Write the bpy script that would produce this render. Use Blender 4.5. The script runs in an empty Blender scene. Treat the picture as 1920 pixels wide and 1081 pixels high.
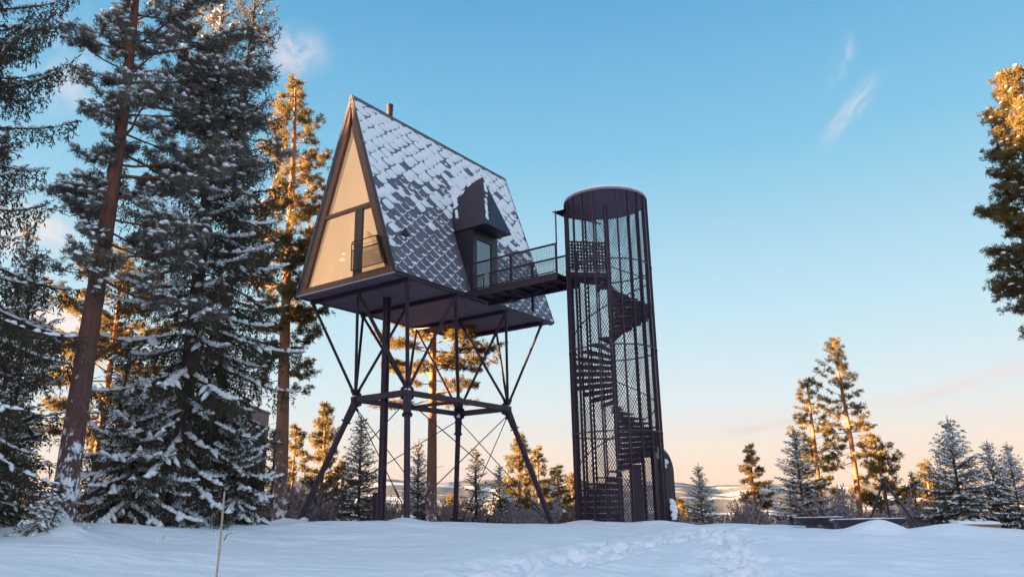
import bpy, math, random
import numpy as np
from mathutils import Matrix, Vector
R = math.radians
S = bpy.context.scene
COL = S.collection
EXPO = 3.9
K0 = 2**-EXPO

# ------------------------------------------------------------------ camera model (measured from the photograph)
F, PITCH, ROLL = 1471.5, R(15.92), R(1.036)
def ray(px, py):
    xr, yr = px - 960, 540.5 - py
    c, s = math.cos(ROLL), math.sin(ROLL)
    x, y = c*xr + s*yr, -s*xr + c*yr
    return np.array([x/F, math.cos(PITCH) - y/F*math.sin(PITCH), math.sin(PITCH) + y/F*math.cos(PITCH)])
def at(px, py, Y):
    r = ray(px, py); return r*(Y/r[1])
cam = bpy.data.cameras.new('camera'); camo = bpy.data.objects.new('camera', cam); COL.objects.link(camo); S.camera = camo
cam.lens = F/1920*36; cam.clip_end = 60000; cam.clip_start = .1
camo.matrix_world = Matrix.Rotation(R(90) + PITCH, 4, 'X') @ Matrix.Rotation(-ROLL, 4, 'Z')

# ------------------------------------------------------------------ noise helpers (numpy value noise)
def _h(ix, iy, s):
    n = (ix*374761393 + iy*668265263 + s*1274126177) & 0xffffffff
    n = ((n ^ (n >> 13))*1274126177) & 0xffffffff
    return ((n ^ (n >> 16)) & 0xffff)/65535.0
def vnoise(x, y, s=0):
    x = np.asarray(x, float); y = np.asarray(y, float)
    ix = np.floor(x).astype(np.int64); iy = np.floor(y).astype(np.int64)
    fx = x - ix; fy = y - iy
    fx = fx*fx*(3 - 2*fx); fy = fy*fy*(3 - 2*fy)
    a, b, c, d = _h(ix, iy, s), _h(ix+1, iy, s), _h(ix, iy+1, s), _h(ix+1, iy+1, s)
    return (a*(1-fx) + b*fx)*(1-fy) + (c*(1-fx) + d*fx)*fy - .5
def fbm(x, y, o=4, s=0):
    v = 0; a = 1; f = 1
    for k in range(o):
        v = v + a*vnoise(np.asarray(x)*f + 17.3*k, np.asarray(y)*f - 9.1*k, s+k); a *= .5; f *= 2.03
    return v
def sst(a, b, x):
    t = np.clip((np.asarray(x, float) - a)/(b - a), 0, 1); return t*t*(3 - 2*t)
def splus(x, k=1.0):
    x = np.asarray(x, float)/k
    return k*np.where(x > 30, x, np.log1p(np.exp(np.minimum(x, 30))))

# ------------------------------------------------------------------ terrain height
SUN_EL = R(4.2)
SD = np.array([.995, .10])                                      # the way the sunlight travels over the ground
def g_base(x, y):
    x = np.asarray(x, float); y = np.asarray(y, float)
    z = -.10 - .046*splus(x + 2, 1.5)
    fx = .15 + .85*sst(-13, -3, x)
    z = z - 1.0*sst(27, 11, y)*fx
    r = np.hypot(x, y)
    d = splus(np.maximum(y - 36, x - 40), 4)
    fall = 46*(1 - np.exp(-d/150))
    z = z - fall*sst(-60, -25, x*0 + np.where(y > 36, 0, x))
    # unseen bare ridge added towards the low sun, its profile shaped to cast shade
    q = -SD[1]*x + SD[0]*y
    prof = np.interp(q, [-200, -60, 10, 20, 24.2, 25.2, 28.4, 30, 33, 36, 40, 45, 50, 60, 90, 140], [6, 16, 18.5, 18.6, 18.6, 23.2, 22.3, 18.3, 14.0, 10.6, 8.4, 7.4, 7.0, 6.0, 3, -6])
    ridge = np.exp(-((x + 82)/26)**2)*sst(-38, -60, x) + .0
    z = z + ridge*np.maximum(prof - z, 0)*(1.0)
    # far hills
    az = np.arctan2(x, y)
    hill = sst(2600, 8500, r)*(395 + 95*vnoise(az*5 + 3, 0*az, 5) + 50*fbm(az*17, r/2500, 3, 8))
    hill += sst(1500, 3600, r)*sst(5200, 3800, r)*55*np.maximum(0, fbm(az*9 + 1.7, r/1400, 3, 11) + .25)
    z = z + hill
    return z
TRAIL = None
def seg_dist(x, y, pts):
    best = np.full(np.shape(x), 1e9)
    for (ax, ay), (bx, by) in zip(pts[:-1], pts[1:]):
        dx, dy = bx-ax, by-ay
        t = np.clip(((x-ax)*dx + (y-ay)*dy)/(dx*dx+dy*dy), 0, 1)
        best = np.minimum(best, np.hypot(x-ax-t*dx, y-ay-t*dy))
    return best
def ground_hit(px, py):
    r = ray(px, py)
    ys = np.linspace(6, 45, 2000); P = r[None]*(ys/r[1])[:, None]
    k = np.argmax(P[:, 2] < g_base(P[:, 0], P[:, 1])); return P[k]
TRAIL = [tuple(ground_hit(*p)[:2]) for p in ((930, 1081), (1060, 1052), (1180, 1030), (1290, 1010), (1360, 1000), (1440, 992), (1500, 986))]
rf = random.Random(5)
STEPS = []
for (ax, ay), (bx, by) in zip(TRAIL[:-1], TRAIL[1:]):
    n = max(2, int(math.hypot(bx-ax, by-ay)/.2))
    for k in range(n):
        t = k/n; STEPS.append((ax + (bx-ax)*t + rf.gauss(0, .28), ay + (by-ay)*t + rf.gauss(0, .28), rf.uniform(.11, .2), rf.uniform(.07, .17)))
MOUNDS = [(*at(1645, 985, 24.5)[:2], .95, .50, .42), (*at(1860, 985, 25.6)[:2], 2.0, .8, .28), (*at(1770, 985, 25.8)[:2], 1.0, .7, .2), (*at(1735, 985, 27)[:2], 1.5, .9, .16), (*at(1235, 985, 26.2)[:2], .9, .6, .17),
          (*at(1140, 985, 25.9)[:2], .8, .5, .10), (*at(530, 966, 30)[:2], .6, .5, .22), (*at(125, 985, 17.5)[:2], .55, .45, .22), (*at(1380, 985, 29)[:2], 2.2, 1.0, .22), (*at(1480, 985, 30)[:2], 1.5, 1.0, .24),
          (*at(1560, 985, 22)[:2], 2.6, .9, .16), (*at(300, 985, 19)[:2], 2.6, 1.1, .16), (*at(640, 985, 22)[:2], 3.4, 1.3, .14), (*at(210, 1010, 15)[:2], 2.4, .9, .1),
          (-8.1, 30.5, .55, .5, .14), (-3.75, 27.3, .6, .45, .13), (1.55, 34.7, .6, .5, .16), (-5.1, 30.1, .5, .4, .1), (2.3, 26.7, .7, .5, .12), (4.6, 26.4, .8, .5, .05)]
def g(x, y):
    x = np.asarray(x, float); y = np.asarray(y, float)
    z = g_base(x, y)
    near = sst(70, 40, np.hypot(x, y))
    z = z + near*(.17*fbm(x*.28, y*.33, 3, 2) + .05*fbm(x*.55 + .2*y, y*1.3, 2, 4))
    rip = fbm(x*.75 + .1*y, y*2.3 - .15*x, 2, 14)
    z = z + near*.085*rip*sst(-.15, .3, fbm(x*.2, y*.2, 2, 15))
    for (mx, my, sx, sy, h) in MOUNDS:
        z = z + h*np.exp(-((x-mx)/sx)**2 - ((y-my)/sy)**2)
    return z
def g_fine(x, y):
    z = g(x, y)
    d = seg_dist(x, y, TRAIL)
    m = np.exp(-(d/.95)**2)
    z = z + m*(.19*fbm(x*2.4, y*2.4, 4, 21) + .05*fbm(x*8, y*8, 2, 22)) + .05*np.exp(-((d-1.1)/.3)**2)
    m2 = sst(2.2, 0, d)
    z = z + .06*m2*fbm(x*1.6, y*1.6, 3, 24)
    for (sx, sy, w, dp) in STEPS:
        k = np.nonzero((np.abs(x-sx) < .6) & (np.abs(y-sy) < .6))
        if len(k[0]):
            q = ((x[k]-sx)/w)**2 + ((y[k]-sy)/(w*1.5))**2
            z[k] += -dp*np.exp(-q**2) + .3*dp*np.exp(-(q-2.2)**2)
    return z
def gz(x, y): return float(g(np.array([x]), np.array([y]))[0])

# ------------------------------------------------------------------ mesh builder
class MB:
    def __init__(s): s.v = []; s.f = []; s.m = []
    def add(s, vs, fs, m=0):
        o = len(s.v); s.v.extend([tuple(map(float, p)) for p in vs])
        for f in fs: s.f.append([o+i for i in f]); s.m.append(m)
        return s
    def bar(s, p, q, w, h, up=(0, 0, 1), m=0):
        p = Vector(p); q = Vector(q); d = (q-p).normalized(); up = Vector(up)
        if abs(d.dot(up)) > .99: up = Vector((0, 1, 0))
        a = d.cross(up).normalized(); b = a.cross(d).normalized()
        vs = []
        for c in (p, q):
            for i, j in ((-1, -1), (1, -1), (1, 1), (-1, 1)): vs.append(c + a*(w/2*i) + b*(h/2*j))
        return s.add(vs, [(0, 3, 2, 1), (4, 5, 6, 7), (0, 1, 5, 4), (1, 2, 6, 5), (2, 3, 7, 6), (3, 0, 4, 7)], m)
    def tube(s, pts, rad, n=8, caps=True, m=0):
        pts = [Vector(p) for p in pts]
        if not hasattr(rad, '__len__'): rad = [rad]*len(pts)
        vs = []; fs = []; a = None
        for i, p in enumerate(pts):
            d = (pts[min(i+1, len(pts)-1)] - pts[max(i-1, 0)]).normalized()
            if a is None:
                a = d.cross(Vector((0, 0, 1)) if abs(d.z) < .95 else Vector((1, 0, 0))).normalized()
            else: a = (a - d*a.dot(d)).normalized()
            b = d.cross(a)
            for k in range(n):
                t = 2*math.pi*k/n; vs.append(p + (a*math.cos(t) + b*math.sin(t))*rad[i])
        for i in range(len(pts)-1):
            for k in range(n):
                fs.append((i*n+k, i*n+(k+1) % n, (i+1)*n+(k+1) % n, (i+1)*n+k))
        if caps: fs += [tuple(range(n))[::-1], tuple(range((len(pts)-1)*n, len(pts)*n))]
        return s.add(vs, fs, m)
    def prism(s, poly, vec, m=0):
        n = len(poly); vec = Vector(vec)
        vs = [Vector(p) for p in poly] + [Vector(p)+vec for p in poly]
        fs = [tuple(range(n))[::-1], tuple(range(n, 2*n))] + [(i, (i+1) % n, n+(i+1) % n, n+i) for i in range(n)]
        return s.add(vs, fs, m)
    def lump(s, c, rx, ry, rz, rnd=None, m=0):
        vs = []; fs = []; N = 8
        for j, (zz, rr) in enumerate(((-.25, .85), (.15, 1), (.6, .75), (.92, .35))):
            for k in range(N):
                t = 2*math.pi*k/N; e = 1 + (rnd.uniform(-.18, .18) if rnd else 0)
                vs.append((c[0]+rx*rr*e*math.cos(t), c[1]+ry*rr*e*math.sin(t), c[2]+rz*zz))
        vs.append((c[0], c[1], c[2]+rz)); fs.append(tuple(range(N))[::-1])
        for j in range(3):
            for k in range(N): fs.append((j*N+k, j*N+(k+1) % N, (j+1)*N+(k+1) % N, (j+1)*N+k))
        for k in range(N): fs.append((3*N+k, 3*N+(k+1) % N, 4*N))
        return s.add(vs, fs, m)
    def build(s, name, mats, parent=None, smooth=False, world=True):
        me = bpy.data.meshes.new(name)
        off = Vector((0, 0, 0))
        if parent is not None and world:
            p = parent
            while p is not None: off += p.location; p = p.parent
        me.from_pydata([tuple(Vector(v)-off) for v in s.v], [], s.f)
        if not isinstance(mats, (list, tuple)): mats = [mats]
        for mt in mats: me.materials.append(mt)
        if len(mats) > 1: me.polygons.foreach_set('material_index', s.m)
        if smooth: me.polygons.foreach_set('use_smooth', [True]*len(me.polygons))
        o = bpy.data.objects.new(name, me); COL.objects.link(o); o.parent = parent
        return o
def np_mesh(name, V, quads, mats, parent=None, smooth=False, tris=None, mi=None):
    me = bpy.data.meshes.new(name)
    V = np.asarray(V, np.float32); nq = len(quads); nt = 0 if tris is None else len(tris)
    me.vertices.add(len(V)); me.vertices.foreach_set('co', V.ravel())
    idx = np.asarray(quads, np.int32).ravel() if nq else np.zeros(0, np.int32)
    if nt: idx = np.concatenate([idx, np.asarray(tris, np.int32).ravel()])
    me.loops.add(len(idx)); me.loops.foreach_set('vertex_index', idx)
    me.polygons.add(nq+nt)
    st = np.concatenate([np.arange(nq)*4, nq*4 + np.arange(nt)*3]).astype(np.int32)
    me.polygons.foreach_set('loop_start', st)
    try: me.polygons.foreach_set('loop_total', np.concatenate([np.full(nq, 4), np.full(nt, 3)]).astype(np.int32))
    except Exception: pass
    if mi is not None: me.polygons.foreach_set('material_index', np.asarray(mi, np.int32))
    if smooth: me.polygons.foreach_set('use_smooth', np.ones(nq+nt, bool))
    for mt in (mats if isinstance(mats, (list, tuple)) else [mats]): me.materials.append(mt)
    me.update(calc_edges=True); me.validate()
    o = bpy.data.objects.new(name, me); COL.objects.link(o); o.parent = parent
    return o
def empty(name, loc, label, cat, group=None):
    o = bpy.data.objects.new(name, None); COL.objects.link(o); o.location = loc; o.empty_display_size = .3
    return tag(o, label, cat, group)
def tag(o, label=None, cat=None, group=None, kind=None):
    if label: o['label'] = label
    if cat: o['category'] = cat
    if group: o['group'] = group
    if kind: o['kind'] = kind
    return o

# ------------------------------------------------------------------ materials
def mat(name, col, rough=.7, metal=0., spec=.5):
    m = bpy.data.materials.new(name); m.use_nodes = True
    b = m.node_tree.nodes['Principled BSDF']
    b.inputs['Base Color'].default_value = (*col, 1); b.inputs['Roughness'].default_value = rough
    b.inputs['Metallic'].default_value = metal; b.inputs['Specular IOR Level'].default_value = spec
    return m
def nd(m, t, **kw):
    n = m.node_tree.nodes.new(t)
    for k, v in kw.items(): setattr(n, k, v)
    return n
def lk(m, a, b): m.node_tree.links.new(a, b)
def ramp(m, stops, fac=None):
    r = nd(m, 'ShaderNodeValToRGB'); e = r.color_ramp.elements
    while len(e) < len(stops): e.new(.5)
    for x, (p, c) in zip(e, stops): x.position = p; x.color = (*c, 1) if len(c) == 3 else c
    if fac is not None: lk(m, fac, r.inputs[0])
    return r
def noise(m, scale, detail=4, rough=.55, vec=None, stretch=None):
    n = nd(m, 'ShaderNodeTexNoise'); n.inputs['Scale'].default_value = scale; n.inputs['Detail'].default_value = detail; n.inputs['Roughness'].default_value = rough
    if vec is None: vec = nd(m, 'ShaderNodeTexCoord').outputs['Object']
    if stretch:
        mp = nd(m, 'ShaderNodeMapping'); mp.inputs['Scale'].default_value = stretch; lk(m, vec, mp.inputs[0]); vec = mp.outputs[0]
    lk(m, vec, n.inputs['Vector']); return n
def bump(m, h, strength=.3, dist=.02):
    b = nd(m, 'ShaderNodeBump'); b.inputs['Strength'].default_value = strength; b.inputs['Distance'].default_value = dist
    lk(m, h, b.inputs['Height']); lk(m, b.outputs[0], m.node_tree.nodes['Principled BSDF'].inputs['Normal'])
def varied(name, c0, c1, scale=6, rough=.7, metal=0., stretch=None, bmp=None, spec=.5):
    m = mat(name, c0, rough, metal, spec); n = noise(m, scale, stretch=stretch)
    r = ramp(m, [(.3, c0), (.7, c1)], n.outputs['Fac']); lk(m, r.outputs[0], m.node_tree.nodes['Principled BSDF'].inputs['Base Color'])
    if bmp: bump(m, n.outputs['Fac'], *bmp)
    return m
M = {}
M['steel'] = varied('dark_purple_steel', (.031, .017, .032), (.054, .030, .052), 9, .5, .25, spec=.45)
M['steel_soffit'] = varied('dark_soffit_boards', (.12, .08, .12), (.17, .12, .16), 3, .7)
M['tile'] = varied('slate_blue_metal_shingle', (.115, .102, .130), (.16, .142, .178), 1.6, .5, .0)
M['ridge'] = varied('dark_ridge_metal', (.03, .025, .035), (.05, .04, .055), 5, .45, .3)
M['wood'] = varied('brown_oiled_wood', (.11, .040, .019), (.19, .07, .03), 2.0, .5, stretch=(8, 8, 1.2), bmp=(.3, .01))
M['black'] = varied('black_frame', (.012, .010, .013), (.02, .016, .02), 8, .4)
M['plate'] = varied('dark_plate', (.026, .017, .026), (.044, .030, .043), 2.5, .45, .2)
M['chim'] = varied('dark_flue_metal', (.05, .03, .025), (.08, .05, .04), 6, .4, .4)
M['stake'] = varied('bleached_stick', (.36, .25, .18), (.5, .36, .27), 12, .8)
M['plank'] = varied('orange_brown_plank', (.30, .13, .05), (.42, .2, .09), 3, .7, stretch=(1, 6, 10))
M['greywall'] = varied('grey_wall_panels', (.17, .155, .17), (.25, .225, .24), 1.5, .8, stretch=(6, 6, .3))

def snow_mat(name, fine=True):
    m = mat(name, (.86, .87, .89), .75, 0, .25); b = m.node_tree.nodes['Principled BSDF']
    n = noise(m, 9 if fine else 30, 5); bump(m, n.outputs['Fac'], .25, .03)
    return m
M['snow'] = snow_mat('packed_snow')

# ground: snow near, snow fields and forest far off
def ground_mat():
    m = mat('snowy_ground', (.85, .86, .88), .7, 0, .25); b = m.node_tree.nodes['Principled BSDF']
    geo = nd(m, 'ShaderNodeNewGeometry'); ln = nd(m, 'ShaderNodeVectorMath', operation='LENGTH'); lk(m, geo.outputs['Position'], ln.inputs[0])
    far = nd(m, 'ShaderNodeMapRange'); far.inputs[1].default_value = 45; far.inputs[2].default_value = 140; lk(m, ln.outputs['Value'], far.inputs[0])
    n1 = noise(m, .0016, 6, .62, geo.outputs['Position'], (1, 1.3, 2)); n2 = noise(m, .011, 4, .6, geo.outputs['Position'])
    ad = nd(m, 'ShaderNodeMath', operation='MULTIPLY_ADD'); ad.inputs[1].default_value = .35; lk(m, n2.outputs['Fac'], ad.inputs[0]); lk(m, n1.outputs['Fac'], ad.inputs[2])
    r = ramp(m, [(.73, (0, 0, 0)), (.79, (1, 1, 1))], ad.outputs[0])
    inv = nd(m, 'ShaderNodeMath', operation='SUBTRACT'); inv.inputs[0].default_value = 1; lk(m, r.outputs[0], inv.inputs[1])
    mu = nd(m, 'ShaderNodeMath', operation='MULTIPLY'); lk(m, inv.outputs[0], mu.inputs[0]); lk(m, far.outputs[0], mu.inputs[1])
    fc = ramp(m, [(.3, (.10, .09, .085)), (.7, (.19, .165, .15))], n2.outputs['Fac'])
    mx = nd(m, 'ShaderNodeMixRGB'); mx.inputs[1].default_value = (.85, .86, .88, 1); lk(m, mu.outputs[0], mx.inputs[0]); lk(m, fc.outputs[0], mx.inputs[2])
    lk(m, mx.outputs[0], b.inputs['Base Color'])
    nb = noise(m, 5.5, 5, .6, geo.outputs['Position']); nb2 = noise(m, 1.6, 3, .5, geo.outputs['Position'], (1, 2.2, 1))
    a2 = nd(m, 'ShaderNodeMath', operation='MULTIPLY_ADD'); a2.inputs[1].default_value = .35; lk(m, nb.outputs['Fac'], a2.inputs[0]); lk(m, nb2.outputs['Fac'], a2.inputs[2])
    bump(m, a2.outputs[0], .6, .12)
    return m
M['ground'] = ground_mat()

def needle_mat(name, c0, c1, scale=1.2, trans=.42):
    m = mat(name, c0, .65, 0, .3); b = m.node_tree.nodes['Principled BSDF']
    n = noise(m, scale, 3); r = ramp(m, [(.32, c0), (.68, c1)], n.outputs['Fac']); lk(m, r.outputs[0], b.inputs['Base Color'])
    t = nd(m, 'ShaderNodeBsdfTranslucent'); lk(m, r.outputs[0], t.inputs[0])
    mx = nd(m, 'ShaderNodeMixShader'); mx.inputs[0].default_value = trans
    lk(m, b.outputs[0], mx.inputs[1]); lk(m, t.outputs[0], mx.inputs[2]); lk(m, mx.outputs[0], m.node_tree.nodes['Material Output'].inputs[0])
    return m
M['spruce'] = needle_mat('spruce_needles', (.052, .046, .030), (.108, .090, .056))
M['pine'] = needle_mat('pine_needles', (.105, .082, .032), (.22, .155, .052), 1.0, .45)
M['frostpine'] = needle_mat('frosted_pine_needles', (.095, .082, .062), (.195, .175, .145), 1.6, .25)
M['frost'] = needle_mat('frosted_twigs', (.25, .19, .20), (.42, .33, .34), 2.5, .2)
M['brush'] = needle_mat('rust_twigs', (.16, .085, .05), (.28, .16, .10), 2.5, .2)
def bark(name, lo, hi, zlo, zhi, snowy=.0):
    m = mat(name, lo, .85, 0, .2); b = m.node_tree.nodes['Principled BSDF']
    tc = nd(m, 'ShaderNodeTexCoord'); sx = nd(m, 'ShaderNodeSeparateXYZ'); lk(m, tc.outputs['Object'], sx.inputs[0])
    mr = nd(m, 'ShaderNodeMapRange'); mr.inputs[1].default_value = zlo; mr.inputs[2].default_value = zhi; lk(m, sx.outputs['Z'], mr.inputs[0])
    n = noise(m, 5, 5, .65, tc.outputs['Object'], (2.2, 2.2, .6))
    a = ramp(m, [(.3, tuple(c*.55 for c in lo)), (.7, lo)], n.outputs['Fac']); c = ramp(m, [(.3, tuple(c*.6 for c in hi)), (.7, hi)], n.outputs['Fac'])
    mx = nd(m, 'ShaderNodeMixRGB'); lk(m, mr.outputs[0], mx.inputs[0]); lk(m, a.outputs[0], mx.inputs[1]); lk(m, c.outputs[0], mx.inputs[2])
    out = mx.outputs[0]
    if snowy:
        n3 = noise(m, 3.2, 6, .75, tc.outputs['Object'], (1.4, 1.4, 1.0))
        mz = nd(m, 'ShaderNodeMapRange'); mz.inputs[1].default_value = 0; mz.inputs[2].default_value = 6; mz.inputs[3].default_value = .52 - snowy*.1; mz.inputs[4].default_value = .72; lk(m, sx.outputs['Z'], mz.inputs[0])
        gt = nd(m, 'ShaderNodeMath', operation='SUBTRACT'); lk(m, n3.outputs['Fac'], gt.inputs[0]); lk(m, mz.outputs[0], gt.inputs[1])
        ml = nd(m, 'ShaderNodeMath', operation='MULTIPLY', use_clamp=True); ml.inputs[1].default_value = 14; lk(m, gt.outputs[0], ml.inputs[0])
        m2 = nd(m, 'ShaderNodeMixRGB'); lk(m, ml.outputs[0], m2.inputs[0]); lk(m, out, m2.inputs[1]); m2.inputs[2].default_value = (.75, .77, .8, 1); out = m2.outputs[0]
    lk(m, out, b.inputs['Base Color']); bump(m, n.outputs['Fac'], .7, .04)
    return m
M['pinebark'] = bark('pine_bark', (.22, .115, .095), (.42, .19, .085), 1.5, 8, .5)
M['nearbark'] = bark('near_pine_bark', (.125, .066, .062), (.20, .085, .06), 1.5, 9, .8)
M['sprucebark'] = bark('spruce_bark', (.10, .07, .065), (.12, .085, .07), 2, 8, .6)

def glass_warm():
    m = bpy.data.materials.new('warm_tint_pane'); m.use_nodes = True; nt = m.node_tree; nt.nodes.clear()
    out = nd(m, 'ShaderNodeOutputMaterial'); gl = nd(m, 'ShaderNodeBsdfGlossy'); gl.inputs['Roughness'].default_value = .02; gl.inputs[0].default_value = (.95, .70, .46, 1)  # warm gloss tint put in to gild the reflected sky
    tr = nd(m, 'ShaderNodeBsdfTransparent'); tr.inputs[0].default_value = (.97, .96, .95, 1)
    lw = nd(m, 'ShaderNodeLayerWeight'); lw.inputs[0].default_value = .5; fr = nd(m, 'ShaderNodeMapRange'); lk(m, lw.outputs['Facing'], fr.inputs[0]); fr.inputs[1].default_value = .2; fr.inputs[2].default_value = 1.; fr.inputs[3].default_value = .05; fr.inputs[4].default_value = .6
    mx = nd(m, 'ShaderNodeMixShader'); lk(m, fr.outputs[0], mx.inputs[0]); lk(m, tr.outputs[0], mx.inputs[1]); lk(m, gl.outputs[0], mx.inputs[2])
    lk(m, mx.outputs[0], out.inputs[0]); return m
M['pane'] = glass_warm()
def emis(name, col, s, n=None, base=None):
    m = bpy.data.materials.new(name); m.use_nodes = True; b = m.node_tree.nodes['Principled BSDF']
    b.inputs['Base Color'].default_value = (*(base or col), 1); b.inputs['Emission Color'].default_value = (*col, 1); b.inputs['Emission Strength'].default_value = s
    return m
M['sky_glow'] = emis('added_sky_glow', (.75, .42, .195), .92*K0, base=(.10, .07, .05))  # added emissive sheet standing in for warm sky mirrored in the gable glass
_b = M['sky_glow']; _n = noise(_b, 1.1, 3, .5, None, (1.6, 1.6, .55)); _r = nd(_b, 'ShaderNodeMapRange'); _r.inputs[1].default_value = .3; _r.inputs[2].default_value = .7; _r.inputs[3].default_value = .78*.92*K0; _r.inputs[4].default_value = 1.06*.92*K0
lk(_b, _n.outputs['Fac'], _r.inputs[0]); lk(_b, _r.outputs[0], _b.node_tree.nodes['Principled BSDF'].inputs['Emission Strength'])  # soft noise makes the painted glow uneven
M['lamp'] = emis('lamp_glow', (1, .66, .30), 1.15*K0)
def glass_blue():
    m = bpy.data.materials.new('reflecting_pane'); m.use_nodes = True; b = m.node_tree.nodes['Principled BSDF']
    b.inputs['Base Color'].default_value = (.02, .03, .04, 1); b.inputs['Roughness'].default_value = .03; b.inputs['IOR'].default_value = 2.6
    return m
M['glass'] = glass_blue()

# ------------------------------------------------------------------ world and sun
W = bpy.data.worlds.new('World'); S.world = W; W.use_nodes = True
wn = W.node_tree
class _W: node_tree = wn
def s2l(c): return tuple(((x/255+.055)/1.055)**2.4 if x > 10 else x/255/12.92 for x in c)
K = 2**-EXPO
def sky_nodes():
    m = _W; bg = wn.nodes['Background']
    tc = nd(m, 'ShaderNodeTexCoord'); sx = nd(m, 'ShaderNodeSeparateXYZ'); lk(m, tc.outputs['Generated'], sx.inputs[0])
    st = [(-.2, (170, 150, 150)), (-.002, (238, 206, 188)), (.036, (240, 214, 197)), (.068, (239, 226, 215)), (.130, (219, 234, 240)), (.235, (191, 228, 243)), (.426, (132, 198, 231)), (.585, (97, 172, 217)), (.75, (96, 160, 206)), (1., (110, 162, 206))]
    mr = nd(m, 'ShaderNodeMapRange'); mr.inputs[1].default_value = -.2; mr.inputs[2].default_value = 1; lk(m, sx.outputs['Z'], mr.inputs[0])
    r = ramp(m, [((p+.2)/1.2, tuple(x for x in s2l(c))) for p, c in st], mr.outputs[0])
    # glow round the low sun
    dt = nd(m, 'ShaderNodeVectorMath', operation='DOT_PRODUCT'); lk(m, tc.outputs['Generated'], dt.inputs[0]); dt.inputs[1].default_value = (-SD[0], -SD[1], .07)
    gp = nd(m, 'ShaderNodeMath', operation='POWER', use_clamp=True); lk(m, dt.outputs['Value'], gp.inputs[0]); gp.inputs[1].default_value = 5
    gm = nd(m, 'ShaderNodeMixRGB', blend_type='ADD'); gm.inputs[0].default_value = 1
    gs = nd(m, 'ShaderNodeMixRGB', blend_type='MULTIPLY'); gs.inputs[0].default_value = 1; gs.inputs[2].default_value = (1.1, .62, .26, 1); lk(m, gp.outputs[0], gs.inputs[1])
    lk(m, r.outputs[0], gm.inputs[1]); lk(m, gs.outputs[0], gm.inputs[2])
    col = gm.outputs[0]
    d2 = nd(m, 'ShaderNodeVectorMath', operation='DOT_PRODUCT'); lk(m, tc.outputs['Generated'], d2.inputs[0]); d2.inputs[1].default_value = (-.25, -.85, .46)
    r2 = nd(m, 'ShaderNodeMapRange', interpolation_type='SMOOTHSTEP'); r2.inputs[1].default_value = .15; r2.inputs[2].default_value = .95; lk(m, d2.outputs['Value'], r2.inputs[0])
    b2 = nd(m, 'ShaderNodeMixRGB', blend_type='ADD'); b2.inputs[2].default_value = (.64, .52, .56, 1); lk(m, r2.outputs[0], b2.inputs[0]); lk(m, col, b2.inputs[1]); col = b2.outputs[0]
    # wisps of cloud
    def cloud(direction, size, stretch, rot, amt, colr, seed, th=.5):
        nonlocal col
        d = np.array(direction)/np.linalg.norm(direction)
        mp = nd(m, 'ShaderNodeMapping'); mp.vector_type = 'POINT'; mp.inputs['Location'].default_value = tuple(-d)
        lk(m, tc.outputs['Generated'], mp.inputs[0])
        az = math.atan2(d[0], d[1])
        m1 = nd(m, 'ShaderNodeVectorRotate', rotation_type='Z_AXIS'); m1.inputs['Angle'].default_value = az; lk(m, mp.outputs[0], m1.inputs[0])
        m2 = nd(m, 'ShaderNodeVectorRotate', rotation_type='Y_AXIS'); m2.inputs['Angle'].default_value = rot; lk(m, m1.outputs[0], m2.inputs[0])
        m3 = nd(m, 'ShaderNodeMapping'); m3.inputs['Scale'].default_value = (1/size, 1/size, stretch/size); lk(m, m2.outputs[0], m3.inputs[0])
        ln = nd(m, 'ShaderNodeVectorMath', operation='LENGTH'); lk(m, m3.outputs[0], ln.inputs[0])
        fall = nd(m, 'ShaderNodeMapRange', interpolation_type='SMOOTHSTEP'); fall.inputs[1].default_value = 1; fall.inputs[2].default_value = .0; lk(m, ln.outputs['Value'], fall.inputs[0])
        n = nd(m, 'ShaderNodeTexNoise'); n.inputs['Scale'].default_value = 2.2; n.inputs['Detail'].default_value = 7; n.inputs['Roughness'].default_value = .6; n.inputs['Distortion'].default_value = .4
        m4 = nd(m, 'ShaderNodeMapping'); m4.inputs['Location'].default_value = (seed, seed*2, 0); m4.inputs['Scale'].default_value = (1, 1, .8); lk(m, m3.outputs[0], m4.inputs[0]); lk(m, m4.outputs[0], n.inputs['Vector'])
        t = nd(m, 'ShaderNodeMapRange', interpolation_type='SMOOTHSTEP'); t.inputs[1].default_value = th-.12; t.inputs[2].default_value = th+.22; lk(m, n.outputs['Fac'], t.inputs[0])
        a = nd(m, 'ShaderNodeMath', operation='MULTIPLY'); lk(m, fall.outputs[0], a.inputs[0]); lk(m, t.outputs[0], a.inputs[1])
        a2 = nd(m, 'ShaderNodeMath', operation='MULTIPLY', use_clamp=True); a2.inputs[1].default_value = amt; lk(m, a.outputs[0], a2.inputs[0])
        mx = nd(m, 'ShaderNodeMixRGB'); lk(m, a2.outputs[0], mx.inputs[0]); lk(m, col, mx.inputs[1]); mx.inputs[2].default_value = (*s2l(colr), 1); col = mx.outputs[0]
    CS = -1
    cloud(ray(1597, 206), .066, 3.8, R(-40)*CS, .75, (214, 222, 234), 3.1, .43)
    cloud(ray(1580, 110), .05, 3.0, R(-55)*CS, .5, (215, 225, 238), 7.7, .5)
    cloud(ray(545, 100), .060, 1.5, R(10), .9, (226, 222, 232), 1.3, .40)
    cloud(ray(160, 130), .09, 1.2, R(20), .9, (222, 226, 236), 5.3, .5)
    cloud(ray(95, 610), .07, 2.2, R(0), 2.2, (252, 240, 232), 9.3, .36)
    cloud(ray(30, 430), .08, 2.0, R(0), 1.4, (240, 234, 232), 2.3, .40)
    cloud(ray(1880, 700), .13, 9.0, R(-9)*CS, .5, (238, 216, 212), 4.4, .40)
    cloud(ray(1700, 745), .16, 14.0, R(-8)*CS, .8, (232, 214, 214), 6.4, .44)
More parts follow.
